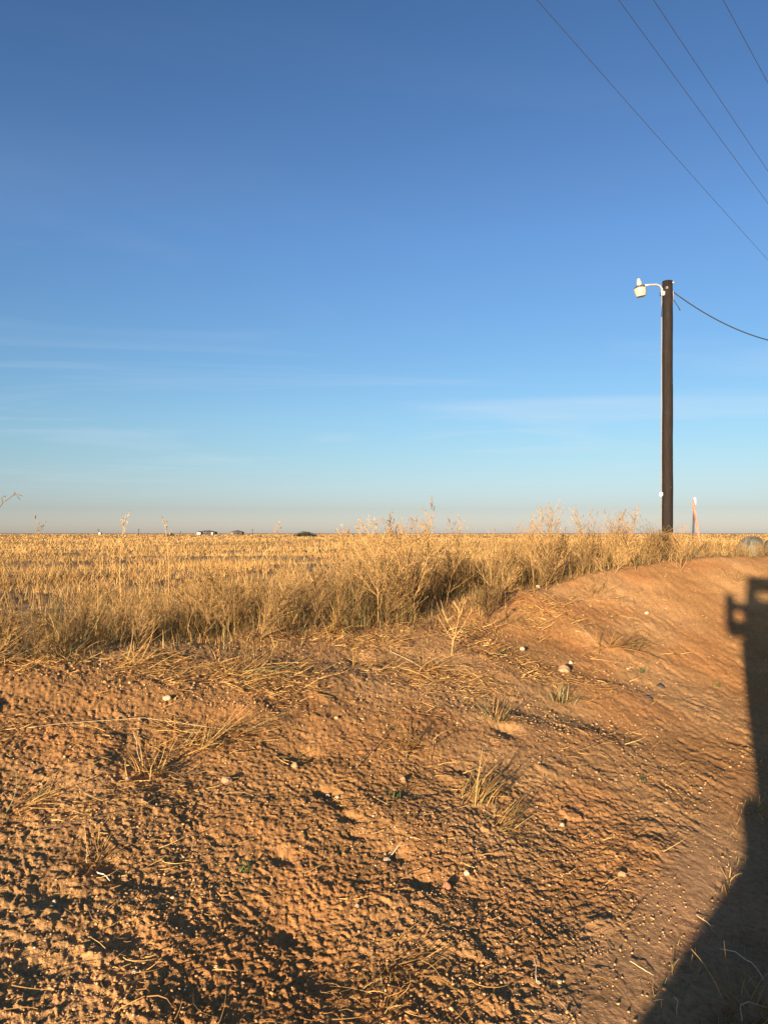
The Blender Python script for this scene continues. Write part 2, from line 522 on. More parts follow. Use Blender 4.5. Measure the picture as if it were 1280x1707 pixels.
# ------------------------------------------------------------------ the ground, one sheet to the horizon
def make_ground():
    az = np.concatenate([np.linspace(-33, 33, 900), np.linspace(33, 327, 74)[1:-1]]) * math.pi / 180
    r = [0.25]
    while r[-1] < 9000:
        d = r[-1]
        k = 1.06 if d < 1.6 else (1.0024 if d < 4.5 else (1.0038 if d < 9 else 1.006 if d < 13 else (1.011 if d < 30 else (1.03 if d < 120 else 1.09))))
        r.append(d * k)
    r = np.array(r)
    na, nr = len(az), len(r)
    A, R = np.meshgrid(az, r)
    X = (R * np.sin(A)).ravel(); Y = (R * np.cos(A)).ravel()
    Z = base_z(X, Y)
    near = np.hypot(X, Y) < 60
    front = near & (np.abs(np.arctan2(X, Y)) < rad(34))
    Z[front] += relief(X[front], Y[front])
    V = np.concatenate([np.stack([X, Y, Z], 1), [[0, 0, float(base_z(np.array([0.]), np.array([0.]))[0])]]])
    i, k = np.meshgrid(np.arange(nr - 1), np.arange(na), indexing='ij')
    i, k = i.ravel(), k.ravel(); k2 = (k + 1) % na
    Q = np.stack([i * na + k, (i + 1) * na + k, (i + 1) * na + k2, i * na + k2], 1)
    kk = np.arange(na)
    T = np.stack([np.full(na, na * nr), kk, (kk + 1) % na], 1)
    # earth colours: red-brown bank, greyer track, straw litter, field gaps darkened for grass shade
    x, y = V[:, 0], V[:, 1]
    n, s = n_s(x, y); nc = crest_n(s)
    earth = np.array([0.362, 0.190, 0.072]); pale = np.array([0.405, 0.230, 0.098]); red = np.array([0.38, 0.176, 0.062])
    track = np.array([0.31, 0.155, 0.078]); straw = np.array([0.46, 0.30, 0.135]); shade_soil = np.array([0.22, 0.135, 0.062])
    f = sstep(-0.35, 0.4, noise(x * 0.6, y * 0.6, 101))[:, None]
    g = sstep(-0.1, 0.5, noise(x * 1.4, y * 1.4, 102))[:, None]
    col = earth * (1 - f) + pale * f
    col = col * (1 - 0.6 * g) + red * 0.6 * g
    toe = ((1 - sstep(0.74, 0.98, n + 0.16 * noise(x * 2.2, y * 2.2, 21))) * sstep(1.2, 2.4, s) * sstep(5.4, 3.6, s) * 0.6)[:, None]
    col = col * (1 - toe) + np.array([0.40, 0.245, 0.13]) * toe
    rd = (1 - sstep(0.2, 0.8, n + 0.15 * noise(x * 3, y * 3, 103)))[:, None]
    col = col * (1 - rd) + track * rd
    fl = sstep(0.0, 1.2, n - nc + 0.5 * noise(x * 0.8, y * 0.8, 104))[:, None]
    sp = (sstep(-0.3, 0.25, noise(x * 0.35, y * 0.35, 105)) * 0.6 + 0.4 * sstep(12, 60, np.hypot(x, y)))[:, None]
    col = col * (1 - fl) + (shade_soil * (1 - sp) + straw * sp) * fl
    far = sstep(1500, 2600, np.hypot(x, y))[:, None]
    col = col * (1 - far) + np.array([0.15, 0.10, 0.065]) * far
    me = np_mesh('ground', V, [Q, T], col, smooth=True)
    return tag(link('ground', me, M_GROUND), 'red-brown dirt bank rising from a bare track to a flat dry field', kind='structure')

make_ground()

# ------------------------------------------------------------------ blades of dry grass (joined)
STRAW = np.array([[0.47, 0.27, 0.085], [0.40, 0.21, 0.06], [0.54, 0.34, 0.12], [0.34, 0.175, 0.055], [0.30, 0.18, 0.065]])
def blades(P, h, yaw, lean, curl, w, tint, seg=3, bend=None, roll=None):
    """P (n,3) bases; returns V, Q, tint arrays of tapered ribbons that bend over"""
    n = len(P)
    t = np.linspace(0, 1, seg + 1)[None, :]
    ang = lean[:, None] + curl[:, None] * t                       # from vertical
    if bend is None: bend = RNG.normal(0, 0.5, n)
    if roll is None: roll = RNG.uniform(-0.9, 0.9, n) * np.clip(lean - 0.4, 0, 1)
    ya = yaw[:, None] + bend[:, None] * t
    dl = h[:, None] / seg
    Zc = np.zeros((n, 1))
    hx = np.concatenate([Zc, np.cumsum(np.sin(ang[:, 1:]) * np.cos(ya[:, 1:]) * dl, 1)], 1)
    hy = np.concatenate([Zc, np.cumsum(np.sin(ang[:, 1:]) * np.sin(ya[:, 1:]) * dl, 1)], 1)
    hz = np.concatenate([Zc, np.cumsum(np.cos(ang[:, 1:]) * dl, 1)], 1)
    c = np.stack([P[:, 0:1] + hx, P[:, 1:2] + hy, P[:, 2:3] + hz], 2)
    tw = yaw + RNG.uniform(0.6, 2.5, n)
    cr = np.cos(roll)
    side = np.stack([np.cos(tw) * cr, np.sin(tw) * cr, np.sin(roll)], 1)[:, None, :] * (w[:, None] * (1 - 0.8 * t))[:, :, None] * 0.5
    V = np.stack([c - side, c + side], 2).reshape(-1, 3)
    b = (np.arange(n) * (seg + 1) * 2)[:, None] + (np.arange(seg) * 2)[None, :]
    b = b.ravel()
    Q = np.stack([b, b + 1, b + 3, b + 2], 1)
    T = np.repeat(tint, (seg + 1) * 2, 0)
    return V, Q, T

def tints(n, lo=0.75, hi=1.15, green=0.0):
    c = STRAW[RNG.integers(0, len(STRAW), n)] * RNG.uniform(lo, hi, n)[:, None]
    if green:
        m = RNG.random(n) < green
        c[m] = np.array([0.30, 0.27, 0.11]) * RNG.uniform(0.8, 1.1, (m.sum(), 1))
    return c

def grass_object(name, sets, label):
    V, Q, T, k = [], [], [], 0
    for v, q, t in sets:
        V.append(v); Q.append(q + k); T.append(t); k += len(v)
    me = np_mesh(name, np.concatenate(V), [np.concatenate(Q)], np.concatenate(T))
    return tag(link(name, me, M_PLANT), label, kind='stuff')

def wedge(nn, r0, r1, half=33, power=1.0):
    """points in the view wedge, log-uniform in distance"""
    r = r0 * (r1 / r0) ** (RNG.random(nn) ** power)
    a = RNG.uniform(-half, half, nn) * math.pi / 180
    return r * np.sin(a), r * np.cos(a)

def veg_density(x, y):
    return sstep(-0.22, 0.25, noise(x * 0.26 + 7, y * 0.20, 105) + 0.35 * noise(x * 1.1, y * 1.1, 106) + 0.5 * sstep(25, 60, np.hypot(x, y)))

# field grass, near to far
def field_set(count, r0, r1, hmin, hmax, wk, wmin, seg, power=1.0):
    x, y = wedge(count, r0, r1, power=power)
    n, s = n_s(x, y); off = n - crest_n(s)
    keep = (off > 0.9) & (RNG.random(count) < 0.20 + 0.80 * veg_density(x, y))
    x, y = x[keep], y[keep]; n = len(x); d = np.hypot(x, y)
    P = np.stack([x, y, ground(x, y, False) - 0.02], 1)
    h = RNG.uniform(hmin, hmax, n) * (0.65 + 0.5 * sstep(-0.4, 0.5, noise(x * 0.25, y * 0.25, 107)))
    fr = sstep(15, 60, d)[:, None]
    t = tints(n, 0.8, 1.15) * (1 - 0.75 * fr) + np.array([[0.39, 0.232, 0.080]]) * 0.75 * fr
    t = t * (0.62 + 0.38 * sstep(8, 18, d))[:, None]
    pt = sstep(0.05, 0.55, noise(x * 0.05 + 2, y * 0.02, 108))[:, None]
    t = t * (1 - 0.35 * pt) 
    return blades(P, h, RNG.uniform(0, 6.283, n), RNG.uniform(0, 0.5, n), RNG.uniform(0.1, 1.3, n), np.maximum(wmin, wk * d), t, seg)

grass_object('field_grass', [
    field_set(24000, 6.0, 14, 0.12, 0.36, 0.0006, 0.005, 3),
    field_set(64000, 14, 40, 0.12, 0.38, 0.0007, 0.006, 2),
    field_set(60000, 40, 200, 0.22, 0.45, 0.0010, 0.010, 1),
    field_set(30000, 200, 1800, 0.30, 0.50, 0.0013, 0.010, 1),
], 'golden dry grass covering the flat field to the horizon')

# tangle of dry weeds along the top of the bank
def belt_set(count, s0, s1, o0, o1, h0, h1, curl, w=0.005, seg=4, lean=0.7, green=0.12, lo=0.7, hi=1.12, clump=1.5):
    s = RNG.uniform(s0, s1, count); o = RNG.uniform(o0, o1, count)
    n = crest_n(s) + o
    x, y = ns_xy(n, s)
    keep = RNG.random(count) < sstep(-0.45, 0.1, noise(x * clump, y * clump, 111)) * sstep(o0 - 0.01, o0 + 0.35, o + 0.25 * noise(x * 2, y * 2, 112)) * (1 - sstep(7.0, 7.8, s) * sstep(0.10, -0.05, o))
    x, y, s = x[keep], y[keep], s[keep]; m = len(x)
    P = np.stack([x, y, ground(x, y) - 0.015], 1)
    d = np.hypot(x, y)
    h = RNG.uniform(h0, h1, m) * (0.6 + 0.6 * sstep(-0.3, 0.4, noise(x * 0.9, y * 0.9, 113)))
    h = h * (0.72 + 0.28 * sstep(3.0, 5.5, s)) * (1 - 0.50 * sstep(10.9, 11.6, s))
    if o1 - o0 > 1: h = h * (0.35 + 0.65 * sstep(0, 1.1, o[keep] - o0 + 0.3 * noise(x * 1.5, y * 1.5, 114)))
    return blades(P, h, RNG.uniform(0, 6.283, m), RNG.uniform(0, lean, m), RNG.normal(0, curl, m), np.maximum(w, 0.0007 * d), tints(m, lo, hi, green), seg)

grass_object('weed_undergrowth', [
    belt_set(11000, 0.5, 6.0, -0.15, 2.6, 0.10, 0.42, 2.0, lean=1.5, lo=0.24, hi=0.72, green=0.25, clump=2.4),  # low tones put the thicket's inner shade into the short blades
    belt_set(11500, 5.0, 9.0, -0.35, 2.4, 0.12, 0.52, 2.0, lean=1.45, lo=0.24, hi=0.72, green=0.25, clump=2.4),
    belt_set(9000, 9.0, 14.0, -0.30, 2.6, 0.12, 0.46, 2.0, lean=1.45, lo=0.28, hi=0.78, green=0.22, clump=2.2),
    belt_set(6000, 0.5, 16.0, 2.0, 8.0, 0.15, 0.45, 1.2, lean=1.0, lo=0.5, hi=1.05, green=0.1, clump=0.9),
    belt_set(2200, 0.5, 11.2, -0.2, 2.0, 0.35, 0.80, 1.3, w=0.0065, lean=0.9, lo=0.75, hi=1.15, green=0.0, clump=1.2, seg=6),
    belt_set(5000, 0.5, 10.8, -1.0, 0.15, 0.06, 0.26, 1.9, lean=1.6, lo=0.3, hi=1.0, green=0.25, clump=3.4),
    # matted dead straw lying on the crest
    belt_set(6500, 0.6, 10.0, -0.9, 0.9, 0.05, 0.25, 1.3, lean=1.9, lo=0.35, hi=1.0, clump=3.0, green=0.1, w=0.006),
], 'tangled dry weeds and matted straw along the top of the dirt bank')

# loose straw lying on the dirt of the bank
def litter_set(count, l0=0.04, l1=0.18, w=0.0036, tmin=0.45):
    px = RNG.uniform(-60, 1150, count); r = 2.1 * (9 / 2.1) ** RNG.random(count)
    x = (px - 640) / F * r; y = r
    n, s = n_s(x, y); nc = crest_n(s)
    thatch = sstep(-0.05, 0.30, noise(x * 1.5 + 1, y * 1.5, 121) + 0.5 * noise(x * 4.5, y * 4.5, 122))
    up = (0.05 + 0.95 * sstep(nc - 2.4, nc - 0.5, n)) * (1 - 0.75 * sstep(0.7, 1.7, x - 0.1 * y))
    keep = (n > 0.8) & (n < nc) & (RNG.random(count) < thatch * up + 0.012)
    x, y = x[keep], y[keep]; m = len(x)
    P = np.stack([x, y, ground(x, y) + RNG.uniform(0.002, 0.02, m)], 1)
    return blades(P, RNG.uniform(l0, l1, m), RNG.uniform(0, 6.283, m), RNG.uniform(1.1, 1.6, m), RNG.normal(0.05, 0.3, m), np.maximum(w, 0.0009 * y), tints(m, tmin, 1.1), 4, bend=RNG.normal(0, 1.9, m), roll=RNG.uniform(0.6, 1.5, m))
def ditch_set(count):
    s = RNG.uniform(1.2, 7.0, count); n = 0.62 - np.abs(RNG.normal(0, 0.42, count)) + 0.10 * np.sin(s * 3)
    x, y = ns_xy(n, s)
    keep = RNG.random(count) < sstep(-0.35, 0.3, noise(x * 2.2, y * 2.2, 131))
    x, y = x[keep], y[keep]; m = len(x)
    P = np.stack([x, y, ground(x, y) - 0.004], 1)
    return blades(P, RNG.uniform(0.015, 0.065, m), RNG.uniform(0, 6.283, m), RNG.uniform(0.5, 1.5, m), RNG.normal(0, 0.9, m), np.full(m, 0.003), tints(m, 0.45, 0.9, 0.3), 3)
grass_object('straw_litter', [litter_set(26000), litter_set(16000, 0.02, 0.08, 0.0035, 0.4), ditch_set(3600)], 'loose broken straw and short dead grass scattered over the dirt')

# ------------------------------------------------------------------ crumbs of earth (joined)
ICO_V = None
def ico():
    global ICO_V, ICO_F
    p = (1 + 5 ** 0.5) / 2
    v = np.array([(-1, p, 0), (1, p, 0), (-1, -p, 0), (1, -p, 0), (0, -1, p), (0, 1, p), (0, -1, -p), (0, 1, -p), (p, 0, -1), (p, 0, 1), (-p, 0, -1), (-p, 0, 1)], dtype=float)
    ICO_V = v / np.linalg.norm(v[0])
    ICO_F = np.array([(0, 11, 5), (0, 5, 1), (0, 1, 7), (0, 7, 10), (0, 10, 11), (1, 5, 9), (5, 11, 4), (11, 10, 2), (10, 7, 6), (7, 1, 8),
                      (3, 9, 4), (3, 4, 2), (3, 2, 6), (3, 6, 8), (3, 8, 9), (4, 9, 5), (2, 4, 11), (6, 2, 10), (8, 6, 7), (9, 8, 1)])
ico()
def crumbs(count, r0, r1, s0, s1, cols, rough_left=True):
    r = r0 * (r1 / r0) ** RNG.random(count)
    x = RNG.uniform(-0.56, 0.56, count) * r; y = r
    n, s = n_s(x, y); nc = crest_n(s)
    p = sstep(-0.3, 0.35, noise(x * 1.6, y * 1.6, 141)) * 0.8 + 0.2
    if rough_left: p = p * (1 - 0.45 * sstep(0.0, 1.5, x - 0.15 * y))
    keep = (n > 0.55) & (n < nc + 0.5) & (RNG.random(count) < p)
    x, y = x[keep], y[keep]; m = len(x)
    sz = s0 * (s1 / s0) ** (RNG.random(m) ** 2.2)
    a = RNG.uniform(0, 6.283, m)
    jit = RNG.uniform(0.5, 1.3, (m, 12, 1))
    v = ICO_V[None] * jit * RNG.uniform(0.55, 1.25, (m, 1, 3)) * np.array([1, 1, 0.75])
    c, sn = np.cos(a)[:, None], np.sin(a)[:, None]
    vx = v[:, :, 0] * c - v[:, :, 1] * sn; vy = v[:, :, 0] * sn + v[:, :, 1] * c
    v = np.stack([vx, vy, v[:, :, 2]], 2) * sz[:, None, None]
    z = ground(x, y) + sz * 0.1
    v = v + np.stack([x, y, z], 1)[:, None, :]
    f = (ICO_F[None] + (np.arange(m) * 12)[:, None, None]).reshape(-1, 3)
    t = cols[RNG.integers(0, len(cols), m)] * RNG.uniform(0.85, 1.15, (m, 1))
    return v.reshape(-1, 3), f, np.repeat(t, 12, 0)
EARTH = np.array([[0.345, 0.190, 0.077], [0.38, 0.22, 0.098], [0.32, 0.165, 0.062], [0.39, 0.238, 0.115]])
PALE = np.array([[0.50, 0.38, 0.26], [0.58, 0.47, 0.34], [0.46, 0.29, 0.16]])
v, f, t = crumbs(34000, 1.9, 7.5, 0.0018, 0.0085, EARTH)
tag(link('earth_crumbs', np_mesh('earth_crumbs', v, [f], t), M_CLOD), 'small crumbs and clods of red-brown dirt strewn over the bank', kind='stuff')
v, f, t = crumbs(16000, 4.5, 12.5, 0.003, 0.014, EARTH)
tag(link('earth_clods', np_mesh('earth_clods', v, [f], t), M_CLOD), 'loose clods of dirt strewn over the upper part of the bank', kind='stuff')
v, f, t = crumbs(900, 1.9, 10, 0.0022, 0.0065, PALE, False)
tag(link('pale_gravel', np_mesh('pale_gravel', v, [f], t), M_CLOD), 'tiny pale pebbles scattered through the dirt of the bank', kind='stuff')

# ------------------------------------------------------------------ weeds that can be told apart
def weed_mesh(name, height=0.95, branches=16, spread=0.6, seed=1, seeds=True, thick=0.0042, lean=0.12, start=0.22, tone=1.0):
    R = random.Random(seed)
    V, Q, T, tint = [], [], [], []
    def tube(pts, r0, r1, c):
        k = sum(len(x) for x in V); n = 3
        pts = [np.array(p) for p in pts]
        for i, p in enumerate(pts):
            tdir = pts[min(i + 1, len(pts) - 1)] - pts[max(i - 1, 0)]
            tdir = tdir / (np.linalg.norm(tdir) + 1e-9)
            u = np.cross(tdir, [0.3, 0.5, 0.81]); u /= np.linalg.norm(u) + 1e-9
            w = np.cross(tdir, u)
            rr = r0 + (r1 - r0) * i / (len(pts) - 1)
            V.append(np.array([p + rr * (u * math.cos(2.094 * q) + w * math.sin(2.094 * q)) for q in range(n)]))
            tint.extend([c] * n)
        for i in range(len(pts) - 1):
            for q in range(n):
                Q.append((k + i * n + q, k + i * n + (q + 1) % n, k + (i + 1) * n + (q + 1) % n, k + (i + 1) * n + q))
    def seedhead(p, c, sz):
        k = sum(len(x) for x in V)
        V.append(np.array([p + np.array([R.uniform(-sz, sz), R.uniform(-sz, sz), R.uniform(-sz, sz * 1.5)]) for _ in range(4)]))
        tint.extend([c] * 4)
        T.extend([(k, k + 1, k + 2), (k, k + 2, k + 3), (k, k + 3, k + 1)])
    base_c = np.array([0.47, 0.28, 0.105]) * tone
    lx, ly = R.uniform(-lean, lean) * height, R.uniform(-lean, lean) * height
    bx, by = R.uniform(-.06, .06) * height, R.uniform(-.06, .06) * height
    def stem(t): return np.array([lx * t * t + bx * math.sin(3.1 * t), ly * t * t + by * math.sin(3.1 * t), height * t])
    tube([stem(t) for t in (0, .2, .4, .6, .8, 1.0)], thick, thick * 0.35, tuple(base_c * R.uniform(.85, 1.1)))
    for b in range(branches):
        t = start + (1 - start) * (b + R.random()) / branches
        p = stem(t); a = b * 2.4 + R.uniform(-.5, .5)
        ln = spread * height * (1.05 - t) * R.uniform(0.55, 1.1) + 0.06 * height
        el = R.uniform(0.75, 1.15)
        dirv = np.array([math.cos(a) * math.cos(el), math.sin(a) * math.cos(el), math.sin(el)])
        pts = [p]
        for i in range(3):
            pts.append(pts[-1] + dirv * ln / 3 + np.array([0, 0, 0.035 * ln * i]) + np.array([R.uniform(-.03, .03) for _ in range(3)]) * ln)
        c = tuple(base_c * R.uniform(.8, 1.2))
        tube(pts, thick * 0.6, thick * 0.3, c)
        for k in range(5):
            i = R.randint(1, 3)
            q0 = pts[i - 1] + (pts[i] - pts[i - 1]) * R.random()
            a2 = a + R.uniform(-1.1, 1.1); e2 = R.uniform(0.5, 1.35)
            l2 = ln * R.uniform(0.22, 0.5)
            q1 = q0 + np.array([math.cos(a2) * math.cos(e2), math.sin(a2) * math.cos(e2), math.sin(e2)]) * l2
            tube([q0, (q0 + q1) / 2 + np.array([R.uniform(-.1, .1) for _ in range(3)]) * l2, q1], thick * 0.42, thick * 0.26, c)
            if seeds:
                for _ in range(2):
                    seedhead(q0 + (q1 - q0) * R.uniform(.5, 1), tuple(base_c * R.uniform(.9, 1.3)), 0.007)
        if seeds: seedhead(pts[-1], tuple(base_c * 1.2), 0.008)
    return np_mesh(name, np.concatenate(V), [np.array(Q)] + ([np.array(T)] if T else []), np.array(tint))

GZ = lambda x, y: float(ground(np.array([x]), np.array([y]))[0])
WEEDS = [weed_mesh('tall_weed', 0.95 + 0.1 * (k % 3), 15 + k % 4, 0.40 + 0.06 * (k % 4), 100 + k, True, 0.0050, 0.2, 0.18, 0.86) for k in range(8)]
LOW = [weed_mesh('low_weed', 0.52, 24, 0.85, 200 + k, True, 0.0048, 0.3, 0.04, (0.42, 0.62, 0.85)[k % 3]) for k in range(6)]
def zone(x, y):
    px = 640 + F * x / y
    for lim, z in ((200, 'at the far left end of the bank'), (330, 'on the bank left of the far farmhouses'), (430, 'on the bank below the far farmhouses'),
                   (545, 'on the bank below the dark distant shrub'), (680, 'on the bank around the broad fanned weed'), (820, 'on the bank behind the bleached bent stalk'),
                   (950, 'on the crest right of the dark round bush'), (1070, 'on the crest just left of the utility pole'), (1140, 'around the foot of the utility pole'),
                   (1215, 'below the orange-flagged marker post')):
        if px < lim: return z
    return 'in front of the grey-green mounds'
def place(me, name, x, y, scale, label, cat, group=None, rz=None, tilt=(0, 0), dz=-0.02):
    o = link(name, me, M_PLANT, None, (x, y, GZ(x, y) + dz), (tilt[0], tilt[1], random.uniform(0, 6.283) if rz is None else rz))
    o.scale = (scale,) * 3
    return tag(o, label, cat, group)


# tall branching weeds whose heads break the horizon, from the middle of the frame to the pole
for k in range(95):
    s = 4.4 + 6.5 * ((k + random.random()) / 95)
    n = float(crest_n(np.array(s))) + random.uniform(-0.15, 1.7)
    x, y = ns_xy(n, s)
    px = 640 + F * x / y
    place(WEEDS[k % 8], 'tall_weed', x, y, random.uniform(0.52, 1.08) * (0.80 if s > 8.2 else 0.62 if px < 540 else 1), 'tall branching dry tan weed ' + zone(x, y), 'weed',
          'tall dry weeds along the top of the bank', tilt=(random.uniform(-.32, .32), random.uniform(-.32, .32)))
# bushy low weeds among them and out to both sides
for k in range(260):
    u = (k + random.random()) / 260
    s = 1.2 + 12.3 * u
    n = float(crest_n(np.array(s))) + random.uniform(-0.1, 2.4)
    x, y = ns_xy(n, s)
    place(LOW[k % 6], 'bushy_weed', x, y, random.uniform(0.75, 1.2) * (0.45 if s > 11.3 else 0.85 if s > 10.7 else 1) * (0.60 if s < 4.6 else 0.88), 'low bushy dry weed ' + zone(x, y), 'weed',
          'low bushy weeds along the top of the bank', tilt=(random.uniform(-.6, .6), random.uniform(-.6, .6)))

for px, dp, tip in [(1078, 11.2, 888), (1092, 10.8, 893), (1104, 11.4, 891), (1114, 11.0, 893), (1122, 11.8, 892), (1131, 11.2, 895), (1140, 12.0, 893), (1150, 11.5, 897),
                    (1160, 12.2, 900), (1172, 11.8, 903), (1184, 12.4, 902), (1197, 12.0, 906), (1210, 12.6, 907), (1222, 12.2, 909), (1268, 12.6, 908), (1240, 12.4, 910)]:
    b = at(px, 900, dp); g = GZ(b.x, b.y)
    place(LOW[(px // 3) % 6], 'bushy_weed', b.x, b.y, max(0.2, (at(px, tip, dp).z - g) / 0.50), 'low bushy dry weed ' + zone(b.x, b.y), 'weed',
          'low bushy weeds along the top of the bank', tilt=(random.uniform(-.2, .2), random.uniform(-.2, .2)))
# single weeds that stand out: (photo px of the base, py of the tip, depth, label)
singles = [
    (275, 7.6, 868, 'thin lone stalk with a dark seed head crossing the horizon left of the far house', 11),
    (207, 9.5, 855, 'faint feathery stalk rising above the horizon between the lone stalk and the leaning twig', 12),
    (75, 9.0, 868, 'pale thin forked stalk just above the horizon near the left edge', 13),
    (462, 7.4, 870, 'pale forked weed crossing the horizon right of the dark distant shrub', 14),
    (605, 7.6, 866, 'slim upright weed head above the horizon in the middle of the field edge', 15),
]
for px, dp, tip, lab, sd in singles:
    b = at(px, 900, dp); g = GZ(b.x, b.y); top = at(px, tip, dp).z
    me = weed_mesh('weed_stalk', 1.0, 7, 0.16, 300 + sd, True, 0.0040, 0.05, 0.62)
    place(me, 'weed_stalk', b.x, b.y, top - g, lab, 'weed')
# the big fanned weed in front of the thicket and the leaning one on the dirt
for px, py, hgt, sd, lab in [
    (555, 1030, 0.95, 31, 'broad fan of golden weed stems at the thicket front left of the gap'),
    (910, 985, 0.95, 32, 'golden weed with one slanting thick stem at the dirt edge below the pole'),
    (1135, 958, 0.62, 33, 'last upright weed at the dirt edge directly under the marker post'),
    (690, 1030, 0.85, 34, 'dense golden weed at the thicket front above the dark hollow'),
]:
    p = hit(px, py)
    place(weed_mesh('fanned_weed', 1.0, 22, 0.62, 330 + sd, True, 0.0055, 0.25, 0.05, 1.1), 'fanned_weed', p.x, p.y, hgt, lab, 'weed')
p = hit(752, 1092)
place(weed_mesh('bleached_weed', 0.46, 9, 0.7, 361, False, 0.0055, 0.3, 0.1, 1.25), 'bleached_weed', p.x, p.y, 1.0, 'bleached bent weed stalk rooted in the dirt in front of the thicket', 'weed')
p = hit(812, 1030)
place(weed_mesh('dark_bush', 0.30, 46, 1.0, 362, True, 0.0045, 0.1, 0.02, 0.34), 'dark_bush', p.x, p.y, 1.0, 'small dark brown round bush at the edge of the bare dirt', 'bush')
# tall weed leaning in from beyond the left edge
tw = weed_mesh('leaning_twig', 0.25, 6, 0.6, 371, True, 0.0035, 0.1, 0.2, 0.45)
m = MB()
A = at(-60, 1100, 4.2); A.z = GZ(A.x, A.y)
pts = [A, at(-55, 1000, 4.2), at(-40, 920, 4.2), at(-12, 862, 4.2), at(5, 838, 4.2), at(22, 826, 4.2), at(26, 823, 4.2)]
m.tube(pts, [0.005, 0.0045, 0.004, 0.0033, 0.003, 0.0028, 0.0045], 5)
tp = pts[-1]
for q in (at(24, 819, 4.2), at(34, 833, 4.2), at(38, 827, 4.2), at(31, 829, 4.25)): m.tube([tp, (tp + q) / 2, q], [0.0025, 0.002, 0.0015], 4)
m.tube([pts[4], at(3, 829, 4.2), at(10, 827, 4.2)], [0.0025, 0.002, 0.0025], 4)
M_TWIG = simple_mat('grey_brown_twig', (0.10, 0.08, 0.06), (0.17, 0.13, 0.09), 40, 0.9)
tag(m.build('leaning_twig', M_TWIG), 'grey bent twig leaning into the sky at the left edge', 'twig')

